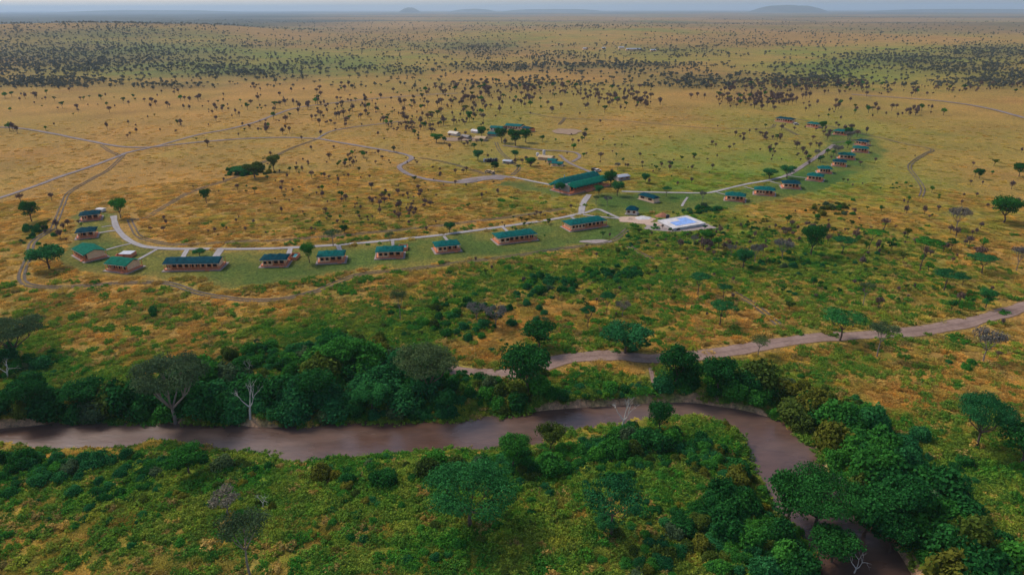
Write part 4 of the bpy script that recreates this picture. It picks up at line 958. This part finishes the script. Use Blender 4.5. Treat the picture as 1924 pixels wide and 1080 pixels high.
SHRUB = [(1000,768,120,10,.95,.75),(1130,754,100,9,.95,.75),(900,780,70,12,.9,.8),(1290,748,60,10,.8,.8),(1400,752,60,14,.9,.9),(1455,775,50,20,.9,1.0),(760,790,120,8,.9,.8),(300,790,330,8,.9,.9),
 # x, y, rx, ry, amount, size
 (60,770,130,28,1.0,1.25),(250,765,150,28,1.0,1.2),(420,750,120,38,1.0,1.2),(590,755,140,32,1.0,1.15),(700,720,130,50,1.0,1.35),(650,680,70,30,.9,1.3),(780,770,80,18,.9,1.0),
 (30,690,60,20,.7,1.0),(500,680,80,22,.7,1.0),(860,735,80,22,.7,.9),(1000,745,110,18,.9,.9),(1130,735,90,14,.6,.8),(1180,745,60,14,.7,.8),(1290,735,60,22,1.0,1.3),(1390,735,70,28,1.0,1.2),(1480,770,60,36,1.0,1.2),
 (1500,775,70,34,1.0,1.1),(1590,820,60,48,1.0,1.15),(1640,880,75,55,1.0,1.2),(1710,945,85,58,1.0,1.25),(1760,1010,80,70,.9,1.2),(1840,1080,90,60,.9,1.2),(1780,900,60,40,.4,.9),
 (880,600,110,35,.35,.9),(1030,540,50,20,.6,.9),(1150,515,55,14,.6,.8),(1180,650,60,18,.3,.7),(1000,700,50,16,.4,.8),
 (100,872,160,22,1.0,1.0),(330,876,160,16,.9,.95),(120,910,140,30,.7,.9),(520,878,90,14,.7,.8),(700,895,120,22,.9,1.0),(850,890,110,24,.9,1.05),(990,875,90,26,1.0,1.15),(1110,860,90,28,.9,1.0),
 (1230,840,80,34,.95,1.1),(1330,860,60,36,.8,1.0),(1390,920,60,50,.95,1.1),(1430,1000,90,60,1.0,1.2),(1340,990,90,60,.9,1.1),(1480,1060,90,50,1.0,1.2),(1300,1060,90,40,.7,1.0),
 (640,1010,60,30,.2,.7),(200,1000,120,40,.2,.7),(450,950,60,20,.3,.8),(900,1010,60,20,.4,.9),(1200,990,60,24,.5,.9),(1150,1060,80,20,.35,.8),(740,960,120,20,.25,.7),
 (60,440,30,20,.3,.8),(290,590,15,6,.6,.8),(470,325,40,8,.5,.8),(1290,390,60,8,.6,.8),(1480,500,60,14,.5,.8),(1800,690,40,10,.4,.8),(1560,395,40,14,.35,.8),(1700,350,30,5,.3,.5),(1400,430,60,20,.2,.6)]
def shrub_density(px, py):
    d = np.zeros(px.shape); s = np.zeros(px.shape); w_ = np.zeros(px.shape)+1e-6
    for x, y, rx, ry, a, z in SHRUB:
        e = np.exp(-(((px-x)/rx)**2+((py-y)/ry)**2)**1.5); d = np.maximum(d, a*np.clip(e*1.5, 0, 1)); s += e*z; w_ += e
    return d, s/w_
def sample(n, r0, r1, azmax=50, seed=1):
    rng = np.random.default_rng(seed); r = np.sqrt(r0*r0+(r1*r1-r0*r0)*rng.random(n)); a = np.radians((rng.random(n)*2-1)*azmax); return np.sin(a)*r, np.cos(a)*r
LAB = []
LANDMARKS = [('white dead tree on the near bank',1172,812),('river left edge',0,800),('huge spreading acacia',330,795),('upright bleached dead tree',470,790),('largest dark green tree',990,745),('clay gully',1235,720),('wide pale feathery acacia',805,740),
 ('dead tree at left edge',14,712),('vivid green thicket tree',650,700),('river bend',1440,785),('big overhanging tree',1535,985),('big foreground acacia',884,1000),('flat foreground acacia',1150,1005),('yellow green round tree',355,888),
 ('bright near bank tree',965,880),('yellow olive near bank tree',1035,850),('pale feathery bottom acacia',470,1080),('lower river pool',1640,1050),('teal acacia at right edge',1835,838),('dark near bank tree',1238,815),('grey bushy foreground tree',430,968),
 ('green dome tree',1175,664),('dirt road',1400,655),('white forked bare tree',932,614),('pool terrace',1280,420),('main lodge',1100,350),('longest left tent',362,505),('navy roofed tent',512,498),('long skylight tent',973,452),('right end long tent',1104,430),
 ('parking area',905,338),('service camp',905,255),('tall dark plain tree',1524,480),('thin disc acacia',1728,510),('grey tree with bush',1796,432),('far solitary tent',1472,228),('brown track of tents',1520,305),('left track crossing',232,290),('road kink',765,305),
 ('bushy island',490,325),('left wheel loop',60,490),('farthest left arc tent',173,410),('white tanks',1015,295),('isolated dark tree',388,380),('road fork',595,262),('pool end tent',1381,375),('right wheel track bend',1710,310),('far right track',1800,195),
 ('small cream hut',1186,402),('lone cabin',1214,378),('three stacked acacias',1340,570),('broad roadside acacia',1577,640),('leafless roadside tree',1848,678),('cut bare tree',1910,508),('solitary small dark tree',1840,336),('tent behind dark trees',1616,273)]
ORD = ['leftmost', 'second from left', 'third from left', 'fourth from left', 'fifth from left', 'sixth from left', 'seventh from left', 'eighth from left', 'ninth from left', 'tenth from left', 'eleventh from left', 'twelfth from left', 'thirteenth from left', 'fourteenth from left', 'fifteenth from left', 'sixteenth from left', 'seventeenth from left', 'eighteenth from left', 'nineteenth from left']
def finish_labels():
    rows = {}
    for o, base, x, y, cat in LAB:
        k = min(range(len(LANDMARKS)), key=lambda i: (LANDMARKS[i][1]-x)**2+(2*(LANDMARKS[i][2]-y))**2); nm, lx, ly = LANDMARKS[k]; dx, dy = x-lx, 2*(y-ly)
        rel = ('right of' if dx > 0 else 'left of') if abs(dx) > abs(dy) else ('in front of' if dy > 0 else 'behind'); rows.setdefault('%s %s the %s' % (base, rel, nm), []).append((x, o, cat, base+'s near the '+nm))
    for l, r in rows.items():
        r.sort(key=lambda q: q[0])
        for i, (x, o, cat, g) in enumerate(r):
            lab = l if len(r) == 1 else l+', '+('rightmost' if i == len(r)-1 else ORD[i] if i < 19 else 'towards the right')
            w_ = lab.split(); lab = ' '.join(w_) if len(w_) <= 16 else ' '.join(w_).replace('fresh green', 'green').replace('pale grey green', 'grey green').replace(' from left', ''); tag(o, lab, cat, g)
def build_shrubs():
    x, y = sample(26000, 85, 520, 50, 21); sd = river_sd(x, y); px, py = proj(x, y, 0); d, sz = shrub_density(px, py)
    n = fbm(x, y, 18, 45, 3); r = np.hypot(x, y); dens = np.clip(d*1.5*sstep(.25, .5, n+.35*d), 0, 1)
    rng = np.random.default_rng(5)
    ok = (rng.random(len(x)) < dens*.9) & (sd > 1.8) & ~is_clear(x, y)
    ok &= (lawn(x, y) < .5)
    x, y, sd, sz, d = x[ok], y[ok], sd[ok], sz[ok], d[ok]
    s = sz*(.55+.75*rng.random(len(x))**1.3)*np.clip(.62+sd/8, .5, 1.15)*(.6+.4*d)*(1+.32*(d > .8))*np.where((y < 152) & (x < 75), .70, 1.0)
    # thin out: larger shrubs first, keep spacing
    order = np.argsort(-s); keep = []; cell = {}
    for i in order:
        k = (int(x[i]//2), int(y[i]//2)); rad = 1.28*s[i]; bad = False
        for a in (-1, 0, 1):
            for b in (-1, 0, 1):
                for j in cell.get((k[0]+a, k[1]+b), ()):
                    if (x[i]-x[j])**2+(y[i]-y[j])**2 < rad*rad: bad = True; break
                if bad: break
            if bad: break
        if not bad: keep.append(i); cell.setdefault(k, []).append(i)
    keep = np.array(keep); x, y, s, sd = x[keep], y[keep], s[keep], sd[keep]; z = height(x, y); px, py = proj(x, y, z)
    t = fbm(x, y, 16, 55, 2)+.22*(rng.random(len(x))-.5); dk = shrub_density(px, py)[0]
    kind = np.where(t < .36, 1, np.where(t < .52, 0, np.where(t < .64, 2, np.where(t < .76, 3, 4))))
    kind = np.where((dk > .85) & (kind > 2) & (rng.random(len(x)) < .6), 0, kind); kind = np.where(rng.random(len(x)) < .05, 5, kind)
    inv = (px > -30) & (px < 1954) & (py > 0) & (py < 1110)
    score = np.where(inv, s/np.hypot(x, y), 0); top = set(np.argsort(-score)[:300].tolist())
    rest = []
    for i in range(len(x)):
        v = int(rng.integers(3)); rz = rng.random()*6.28; sc = (s[i]*(.9+.3*rng.random()), s[i]*(.9+.3*rng.random()), s[i]*(.8+.5*rng.random()))
        if i in top:
            c = SHC[int(kind[i])][0]; o = link('riverside_shrub', SHM[c][v]); o.location = (x[i], y[i], z[i]-.25); o.rotation_euler = (0, 0, rz); o.scale = sc
            size = 'tall' if s[i] > 1.05 else ('rounded' if s[i] > .8 else 'low'); cw = dict(dark='dark green', teal='bluish green', green='fresh green', olive='olive', yellow='yellow green', grey='pale grey green')[c]
            LAB.append((o, '%s %s shrub' % (size, cw), px[i], py[i], 'shrub'))
        else: rest.append((x[i], y[i], z[i]-.2, rz, sc[0], sc[2], int(kind[i])*3+v))
    return rest


rest_shrubs = build_shrubs()
# scatter object that carries its own prototypes: points and prototypes live in one mesh, geometry nodes place them
def scatter(name, protos, pts, tint=None, label=None, cat=None):
    """protos: list of meshes; pts: rows x,y,z,rz,sxy,sz,index"""
    pts = np.asarray(pts, float); Vs = [pts[:, :3]]; Q = []; pid = [np.zeros(len(pts), np.int32)]; vv = []; mi = []; mats = []; b = len(pts)
    for k, me in enumerate(protos):
        n = len(me.vertices); co = np.zeros(n*3, np.float32); me.vertices.foreach_get('co', co); Vs.append(co.reshape(-1, 3)); pid.append(np.full(n, k+1, np.int32))
        m = len(me.polygons); vi = np.zeros(m*4, np.int32); me.loops.foreach_get('vertex_index', vi); Q.append(vi.reshape(-1, 4)+b); b += n
        v = np.zeros(m, np.float32); me.attributes['v'].data.foreach_get('value', v); vv.append(v)
        pm = np.zeros(m, np.int32); me.polygons.foreach_get('material_index', pm); loc = []
        for mt in me.materials:
            if mt not in mats: mats.append(mt)
            loc.append(mats.index(mt))
        mi.append(np.array(loc)[pm])
    V = np.concatenate(Vs); n = len(V); P = len(pts)
    def pad(a, w_=1):
        o = np.zeros((n, w_), np.float32); o[:P] = np.asarray(a).reshape(P, w_); return o
    at = {'pid': ('INT', 'POINT', np.concatenate(pid)), 'idx': ('INT', 'POINT', pad(pts[:, 6]).astype(np.int32)), 'v': ('FLOAT', 'FACE', np.concatenate(vv)),
          'rz': ('FLOAT_VECTOR', 'POINT', np.concatenate([np.zeros((n, 2), np.float32), pad(pts[:, 3])], 1)),
          'sc': ('FLOAT_VECTOR', 'POINT', np.concatenate([pad(pts[:, 4]), pad(pts[:, 4]), pad(pts[:, 5])], 1))}
    if tint is not None: at['tint'] = ('FLOAT_COLOR', 'POINT', np.concatenate([pad(tint, 3), np.ones((n, 1), np.float32)], 1))
    me = bpy.data.meshes.new(name); q = np.concatenate(Q); nf = len(q)
    me.vertices.add(n); me.vertices.foreach_set('co', V.astype(np.float32).ravel()); me.loops.add(nf*4); me.loops.foreach_set('vertex_index', q.astype(np.int32).ravel())
    me.polygons.add(nf); me.polygons.foreach_set('loop_start', np.arange(0, nf*4, 4, dtype=np.int32)); me.polygons.foreach_set('material_index', np.concatenate(mi).astype(np.int32))
    for m in mats: me.materials.append(m)
    for an, (ty, dom, arr) in at.items():
        a = me.attributes.new(an, ty, dom); a.data.foreach_set('color' if 'COLOR' in ty else ('vector' if 'VECTOR' in ty else 'value'), np.ascontiguousarray(arr).ravel())
    me.update(calc_edges=True)
    ob = link(name, me); g = bpy.data.node_groups.new(name, 'GeometryNodeTree'); g.interface.new_socket('Geometry', in_out='INPUT', socket_type='NodeSocketGeometry'); g.interface.new_socket('Geometry', in_out='OUTPUT', socket_type='NodeSocketGeometry')
    gi = g.nodes.new('NodeGroupInput'); go = g.nodes.new('NodeGroupOutput')
    def attr(nm, ty):
        a = g.nodes.new('GeometryNodeInputNamedAttribute'); a.data_type = ty; a.inputs['Name'].default_value = nm; return a.outputs[0]
    def cmp(src, val):
        c = g.nodes.new('FunctionNodeCompare'); c.data_type = 'INT'; c.operation = 'EQUAL'; g.links.new(src, c.inputs[2]); c.inputs[3].default_value = val; return c.outputs[0]
    apid = attr('pid', 'INT'); aidx = attr('idx', 'INT'); ar = attr('rz', 'FLOAT_VECTOR'); asc = attr('sc', 'FLOAT_VECTOR')
    s0 = g.nodes.new('GeometryNodeSeparateGeometry'); g.links.new(gi.outputs[0], s0.inputs[0]); g.links.new(cmp(apid, 0), s0.inputs[1])
    mp = g.nodes.new('GeometryNodeMeshToPoints'); g.links.new(s0.outputs[0], mp.inputs[0])
    jn = g.nodes.new('GeometryNodeJoinGeometry')
    for k in range(len(protos)):
        s = g.nodes.new('GeometryNodeSeparateGeometry'); g.links.new(gi.outputs[0], s.inputs[0]); g.links.new(cmp(apid, k+1), s.inputs[1])
        ip = g.nodes.new('GeometryNodeInstanceOnPoints'); g.links.new(mp.outputs[0], ip.inputs['Points']); g.links.new(cmp(aidx, k), ip.inputs['Selection']); g.links.new(s.outputs[0], ip.inputs['Instance'])
        g.links.new(ar, ip.inputs['Rotation']); g.links.new(asc, ip.inputs['Scale']); g.links.new(ip.outputs[0], jn.inputs[0])
    g.links.new(jn.outputs[0], go.inputs[0]); md = ob.modifiers.new('scatter', 'NODES'); md.node_group = g
    tag(ob, label, cat, kind='stuff'); return ob
ALLSH = [SHM[a][j] for a, _ in SHC for j in range(3)]

# low leafy undergrowth
def build_undergrowth():
    x, y = sample(60000, 85, 420, 50, 33); sd = river_sd(x, y); px, py = proj(x, y, 0); d, sz = shrub_density(px, py); g = greenness(x, y)
    rng = np.random.default_rng(8); n = fbm(x, y, 12, 65, 3); r = np.hypot(x, y)
    p = np.clip((.65*d+.20*sstep(.45, .85, g))*1.0*sstep(.4, .6, n), 0, .9)*sstep(430, 260, r)
    ok = (rng.random(len(x)) < p) & (sd > 1.7) & ~is_clear(x, y) & (lawn(x, y) < .5)
    x, y, d = x[ok], y[ok], d[ok]; m = len(x); s = (.22+.30*rng.random(m)**1.5)*(1+.6*d); t = fbm(x, y, 10, 66, 2)+.35*(rng.random(m)-.5)
    kd = np.where(t < .32, 0, np.where(t < .48, 1, np.where(t < .62, 2, np.where(t < .74, 3, 4))))
    z = height(x, y)-.12
    pts = np.stack([x, y, z, rng.random(m)*6.28, s*1.15, s*(.7+.4*rng.random(m)), kd*3+rng.integers(0, 3, m)], 1)
    return np.concatenate([pts, np.array(rest_shrubs)])
scatter('undergrowth', ALLSH, build_undergrowth(), label='low green undergrowth filling the banks and scrub', cat='undergrowth')

# grass tussocks
def tussock_mesh(seed, nt=34, rad=1.5, h=.42, nb=8, w_=.20):
    rng = np.random.default_rng(seed); V = []; v = []
    for _ in range(nt):
        th = rng.random()*6.28; a = rad*math.sqrt(rng.random()); cx, cy = math.cos(th)*a, math.sin(th)*a; hh = h*(.45+.8*rng.random()); tv = rng.random()
        for _ in range(nb):
            t2 = rng.random()*6.28; dx, dy = math.cos(t2), math.sin(t2); sp = hh*(.7+1.1*rng.random()); ww = w_*(.5+rng.random()); bx, by = cx+dx*.06, cy+dy*.06
            V += [(bx-dy*ww/2, by+dx*ww/2, -.1), (bx+dy*ww/2, by-dx*ww/2, -.1), (cx+dx*sp+dy*ww*.3, cy+dy*sp-dx*ww*.3, hh), (cx+dx*sp-dy*ww*.3, cy+dy*sp+dx*ww*.3, hh*(.85+.2*rng.random()))]
            v.append(np.clip(.15+.6*tv+.3*rng.random(), 0, 1))
    V = np.array(V); return np_mesh('tussock', V, np.arange(len(V)).reshape(-1, 4), [M['grass']], {'v': ('FLOAT', 'FACE', np.array(v, np.float32))})
def herb_mesh(seed):
    rng = np.random.default_rng(seed); k = 12; c = [(rng.normal()*.75, rng.normal()*.75, .2+.25*rng.random()) for _ in range(k)]; q = [(.35+.35*rng.random(), .35+.35*rng.random(), .25+.35*rng.random()) for _ in c]
    V, Q, v = leafcloud(c, q, 330, .24, flat=.4, shell=.6, rng=rng); return np_mesh('herb', V, Q, [M['grass']], {'v': ('FLOAT', 'FACE', v)})
def build_herbs():
    T = [herb_mesh(1200+i) for i in range(6)]; x, y = sample(90000, 84, 400, 50, 71); sd = river_sd(x, y); rng = np.random.default_rng(3)
    g = greenness(x, y); r = np.hypot(x, y); n = fbm(x, y, 9, 72, 3); ok = (sd > .4+1.6*(fbm(x, y, 7, 88, 2) > .54)) & ~(is_clear(x, y) | is_clear(x+1.1, y) | is_clear(x-1.1, y) | is_clear(x, y+1.1) | is_clear(x, y-1.1)) & (lawn(x, y) < .5) & (rng.random(len(x)) < np.clip((.02+1.0*g+(n-.5)*.9), 0, 1)*sstep(400, 170, r)*.9)
    x, y, g, sd = x[ok], y[ok], g[ok], sd[ok]; m = len(x); t = np.clip(fbm(x, y, 6, 74, 3)*1.6-.45+.5*(rng.random(m)-.5)+.2*(1-g), 0, 1)[:, None]
    c = np.array((.058, .195, .026))*(1-t)+np.array((.275, .290, .044))*t; br = (rng.random(m) < .05+.22*(1-g)*(g < .6))[:, None]; c = np.where(br, np.array((.38, .255, .080))*(.75+.5*rng.random(m))[:, None], c)
    dk = (fbm(x, y, 22, 75, 2) > .58)[:, None]; c = np.where(dk & ~br, c*.85+np.array((.0, .012, .004)), c)
    s = .55+.7*rng.random(m); pts = np.stack([x, y, height(x, y), rng.random(m)*6.28, s, s*(.7+.7*rng.random(m)), rng.integers(0, 6, m)], 1); print('herbs', m)
    scatter('leafy_ground_cover', T, pts, c, 'knee high leafy herbs in green and yellow tufts', 'ground cover')
build_herbs()
def build_grass():
    T = [tussock_mesh(900+i) for i in range(5)]+[tussock_mesh(950+i, 26, 2.6, .5, 7, .35) for i in range(3)]
    out = []; tints = []; rng = np.random.default_rng(14)
    for (n, r0, r1, idx, sc) in ((17000, 84, 225, 0, 1.0), (26000, 225, 470, 0, 1.15), (9000, 470, 800, 5, .8)):
        x, y = sample(n, r0, r1, 50, 40+r0); sd = river_sd(x, y); ok = (sd > 2.2) & (lawn(x, y) < .5); q = 2.0 if idx == 0 else 3.0
        for a in range(9): ok &= ~is_clear(x+(math.cos(a*.785)*q if a < 8 else 0), y+(math.sin(a*.785)*q if a < 8 else 0))
        ok &= (hrand(x, y, 3) > (.0 if r0 < 400 else .25+.6*sstep(600, 1000, np.hypot(x, y)))); x, y, sd = x[ok], y[ok], sd[ok]
        hn = fbm(x, y, 7, 15, 3); ok = hn > .24; x, y, hn, sd = x[ok], y[ok], hn[ok], sd[ok]; m = len(x)
        g = greenness(x, y); g = np.clip(g+(fbm(x, y, 4, 16, 2)-.5)*.9, 0, 1)[:, None]
        c = np.array(GOLDC)*(1-g)+np.array(GRNC)*g; ru = np.clip((fbm(x, y, 11, 17, 3)-.54)*5, 0, 1)[:, None]; c = c*(1-ru*.25)+np.array((.36, .19, .065))*ru*.15
        c *= (.85+.45*rng.random(m))[:, None]; z = height(x, y)
        s = sc*(.7+.6*rng.random(m)); sz = .72*sc*(.35+1.5*np.clip(hn-.33, 0, 1)*2.0)*(.7+.6*rng.random(m))*(1.0-.55*sstep(250, 480, np.hypot(x, y)))
        out.append(np.stack([x, y, z, rng.random(m)*6.28, s, sz, idx+rng.integers(0, 5 if idx == 0 else 3, m)], 1)); tints.append(c)
    scatter('savanna_grass', T, np.concatenate(out), np.concatenate(tints), 'tall golden and green savanna grass in tufts', 'grass')
build_grass()

# ------------------------------------------------------------------ thorn trees dotted over the plain
def thorn_mesh(seed, m, n=420, size=.55, form=0):
    rng = np.random.default_rng(seed); h = 7.0; mb = MB()
    sp = [2.4, 1.7, 3.2][form]; tips = []
    mb.tube([(0, 0, -.5), (rng.normal()*.15, rng.normal()*.15, h*.2), (rng.normal()*.3, rng.normal()*.3, h*.36)], [.24, .2, .16], 5)
    for i in range(5):
        th = 6.28*(i+rng.random()*.7)/5; e = Vector((math.cos(th)*sp*(.5+.5*rng.random()), math.sin(th)*sp*(.5+.5*rng.random()), h*(.7+.2*rng.random()))); mb.tube([(0, 0, h*.3), Vector((0, 0, h*.3)).lerp(e, .5), e], [.12, .09, .03], 4); tips.append(e)
    k_ = [.84, .80, .93][form]; c = [tuple(t*k_) for t in tips]+[(rng.normal()*.5, rng.normal()*.5, h*.6), (rng.normal()*.4, rng.normal()*.4, h*.78)]; q = [(1.0+.5*rng.random(), 1.0+.5*rng.random(), [1.25, 1.6, .6][form]) for _ in c]
    V, Q, v = leafcloud(c, q, n, size, flat=.3, shell=.45, rng=rng, under=.6)
    tv = np.array(mb.v); tq = np.array([f if len(f) == 4 else (list(f)+[f[-1]]*4)[:4] for f in mb.f if len(f) == 4])
    return np_mesh('thorn_tree', np.concatenate([V, tv]), np.concatenate([Q, tq+len(V)]), [m, M['bark']], {'v': ('FLOAT', 'FACE', np.r_[v, np.full(len(tq), .3)].astype(np.float32))}, np.r_[np.zeros(len(Q)), np.ones(len(tq))])
TK = [('brown', 'L_twig', 0), ('brown', 'L_twig', 1), ('brown', 'L_twig', 1), ('brown', 'L_twig', 0), ('dark', 'L_dark', 2), ('dark', 'L_dark', 0), ('green', 'L_green', 0), ('olive', 'L_olive', 2)]
THM = [thorn_mesh(700+i, M[b], 330 if b == 'L_twig' else 460, .46, f) for i, (a, b, f) in enumerate(TK)]
CL = [ # x, y, rx, ry, n, height px, brown share
 (650,205,230,35,75,17,.85),(440,190,330,18,30,14,.7),(900,185,130,22,85,16,.85),(820,225,150,30,50,17,.75),(1020,170,120,14,50,14,.8),(1130,185,60,20,30,16,.9),(1200,192,40,12,24,17,.9),
 (1420,190,75,12,70,18,.9),(1470,165,140,16,60,14,.9),(1590,210,60,14,14,15,.8),(1720,215,45,10,12,17,.9),(1450,272,90,26,30,16,.85),(1110,270,90,34,14,14,.8),(300,225,280,34,26,14,.75),
 (130,190,130,22,14,12,.5),(600,335,90,40,30,17,.75),(750,385,80,30,34,19,.85),(640,410,100,24,14,16,.6),(850,330,90,34,14,15,.7),(700,300,80,14,16,15,.8),(1260,320,120,26,22,15,.6),(1530,300,50,20,12,15,.6),
 (1870,345,50,40,8,20,.8),(1780,400,100,40,8,18,.7),(1500,445,110,22,20,24,.7),(1330,440,60,14,8,18,.6),(1780,470,110,40,12,26,.7),(100,430,60,40,10,20,.7),(500,360,90,20,10,14,.7),(400,430,180,16,10,15,.6),
 (1640,330,90,40,7,12,.6),(1350,470,90,14,9,28,.8),(870,270,40,14,12,16,.6),(1250,450,160,30,26,15,.4),(1600,430,200,40,26,15,.5),(1450,540,160,40,10,16,.3),(1130,560,150,30,8,18,.3),(1000,420,80,30,12,13,.5),(1700,560,160,30,10,16,.4),(950,250,40,8,10,14,.8),(1560,250,60,14,10,16,.9),(1000,310,40,12,8,14,.5),(760,240,60,20,20,16,.7),(1650,480,100,30,6,24,.6),
 (960,510,90,20,4,26,.7),(1500,570,200,40,3,26,.5),(30,250,40,8,3,22,.6),(500,245,70,12,8,18,.9),(1850,620,60,60,4,30,.4),(1650,170,150,10,34,11,.9),(1800,170,120,14,24,12,.8)]
def build_thorns():
    rng = np.random.default_rng(77); rows = []
    for cx, cy, rx, ry, n, hp, br in CL:
        n = int(n*1.7)
        px = cx+rng.normal(size=n)*rx*.6; py = cy+rng.normal(size=n)*ry*.6; py = np.maximum(py, 158)
        for a, b in zip(px, py): rows.append((a, b, hp*(.40+.75*rng.random()**1.3)*(1+(b-cy)*.003), 0 if rng.random() < br else 1))
    R = np.array(rows); x, y, z = cast(R[:, 0], R[:, 1]); d = np.sqrt(x*x+y*y+(CAM_H-z)**2)
    h = np.clip(R[:, 2]*d/F*.80, 2.0, 8.5); ok = ~is_clear(x, y) & (river_sd(x, y) > 3)
    x, y, z, h, R, d = x[ok], y[ok], z[ok], h[ok], R[ok], d[ok]; px, py = proj(x, y, z); inv = (px > 0) & (px < 1924); sc = np.where(inv, h/d, 0); top = set(np.argsort(-sc)[:300].tolist()); rest = []
    for i in range(len(x)):
        k = int(rng.integers(0, 4)) if R[i, 3] == 0 else int(rng.choice([4, 5, 6, 7], p=[.35, .25, .25, .15])); s = h[i]/7.0; w_ = s*(.62+.45*rng.random()); rz = rng.random()*6.28
        if i in top:
            o = link('thorn_tree', THM[k]); o.location = (x[i], y[i], z[i]); o.rotation_euler = (0, 0, rz); o.scale = (w_, w_, s)
            c = {'brown': 'purplish brown', 'dark': 'dark green', 'green': 'bright green', 'olive': 'olive'}[TK[k][0]]
            LAB.append((o, 'small %s thorn tree' % c, px[i], py[i], 'tree'))
        else: rest.append((x[i], y[i], z[i], rz, w_, s, k))
    return rest
far_rows = build_thorns()
def build_far():
    LOW = [thorn_mesh(800+i, M['L_far'], 75, 1.05, (0, 1, 0, 2, 1)[i]) for i in range(5)]
    rng = np.random.default_rng(99)
    n = 150000; px = -60+2050*rng.random(n); py = 30+138*rng.random(n)**1.05
    x, y = cast_plane(px, py, 0.0); z = height(x, y); r = np.hypot(x, y); cl = fbm(px*.6+.0*x, py*3.2, 30, 23, 3) if False else fbm(x, y*.6, 55+0.0*r.mean(), 23, 4); big = fbm(x, y, 420, 29, 3)
    D = np.maximum(wood_density(x, y, z), .10*sstep(62, 45, py)); mid = fbm(x, y, 150, 24, 3)
    p = np.clip(D*.26*sstep(.38, .58, cl*.4+mid*.4+big*.2+.05*D)+.02*(big > .4)+D*.07, 0, 1)
    ok = (rng.random(n) < p) & (r < 9000) & (r > 600) & (z < 80); x, y, z, r = x[ok], y[ok], z[ok], r[ok]; m = len(x); s = (.45+.65*rng.random(m)**1.3)*(1+sstep(1500, 5000, r)*.5)
    rows = np.stack([x, y, z-.3, rng.random(m)*6.28, s*(.8+.55*rng.random(m)), s*(.8+.35*rng.random(m)), len(THM)+rng.integers(0, 5, m)], 1)
    print('far trees', m, 'rest', len(far_rows))
    scatter('distant_woodland', THM+LOW, np.concatenate([rows, np.array(far_rows)]) if far_rows else rows, label='scattered dark trees and woods fading to blue across the far plain', cat='woodland')
build_far()
finish_labels()
# far lodge camp: pale roofs beyond the tree belt
for i, (px, py, L, lab) in enumerate([(1191, 95, 34, 'longest pale roof of the distant camp'), (1168, 92, 12, 'small pale roof at the left of the distant camp'), (1228, 97, 12, 'small tan roof at the right of the distant camp'), (1100, 94, 10, 'tiny pale roof far left of the distant camp'), (1135, 93, 8, 'tiny pale roof between the distant tree clumps')]):
    p = G1(px, py); t = empty('distant_building', p, .1); tag(t, lab, 'building', 'pale roofs of the distant camp'); d = p.length/F; w_ = L*d*.8
    MB().box(-w_/2, w_/2, 0, 8, -2, 3.4).build('wall', M['canvas'], t); rf = roof_sheet(-w_/2-.5, w_/2+.5, -1, 9, 3.42, 5.6, 1, 4).build('roof', M['metal'], t)
# hills on the horizon
def hill(px, wpx, hpx, dist, seed, label=None, flat=0.0):
    az = math.atan((px-962)/F/math.cos(PITCH)); cx, cy = math.sin(az)*dist, math.cos(az)*dist; W = wpx*dist/F; H = CAM_H+hpx*dist/F; nx, ny = 60, 14; V = []
    c, s = math.cos(-az), math.sin(-az)
    for i in range(nx+1):
        for j in range(ny+1):
            u = i/nx*2-1; v = j/ny*2-1; a = max(0, 1-abs(u)**(2+flat*4)) ; b = max(0, 1-v*v); n = float(fbm(np.array([u*2.2+seed]), np.array([v*1.2]), .5, seed, 4)[0])
            z = H*(a**1.2)*(b**.8)*(.84+.2*n)-4; lx, ly = u*W/2, v*W*.35; V.append((cx+c*lx-s*ly, cy+s*lx+c*ly, min(z, 290)))
    I = np.arange((nx+1)*(ny+1)).reshape(nx+1, ny+1); Q = np.stack([I[:-1, :-1], I[1:, :-1], I[1:, 1:], I[:-1, 1:]], -1).reshape(-1, 4)
    tag(link('hill', np_mesh('hill', np.array(V), Q, [M['hill']], smooth=True)), kind='structure')
hill(798, 42, 3.6, 22000, 3); hill(1408, 130, 5.5, 21000, 7, flat=.25); hill(380, 300, -.5, 24000, 9, flat=.3); hill(1030, 200, .2, 24000, 12, flat=.3); hill(900, 90, .6, 24000, 14, flat=.2); hill(1700, 300, -.8, 24000, 18, flat=.3)

# ------------------------------------------------------------------ haze: one closed box of even air round everything
HAZE = 5.4e-5
hz = MB().box(-50000, 50000, -50000, 50000, -32, 300).build('haze', bpy.data.materials.new('haze_air')); tag(hz, kind='stuff')
hm = hz.data.materials[0]; hm.use_nodes = True; n = hm.node_tree; n.nodes.clear(); ou = n.nodes.new('ShaderNodeOutputMaterial'); pv = n.nodes.new('ShaderNodeVolumePrincipled')
pv.inputs['Color'].default_value = (0.60, 0.76, 0.92, 1); pv.inputs['Density'].default_value = HAZE; pv.inputs['Anisotropy'].default_value = 0.2; n.links.new(pv.outputs[0], ou.inputs['Volume'])
for o in bpy.data.objects:
    if 'label' in o and not 4 <= len(o['label'].split()) <= 16: print('LABEL', len(o['label'].split()), o['label'])
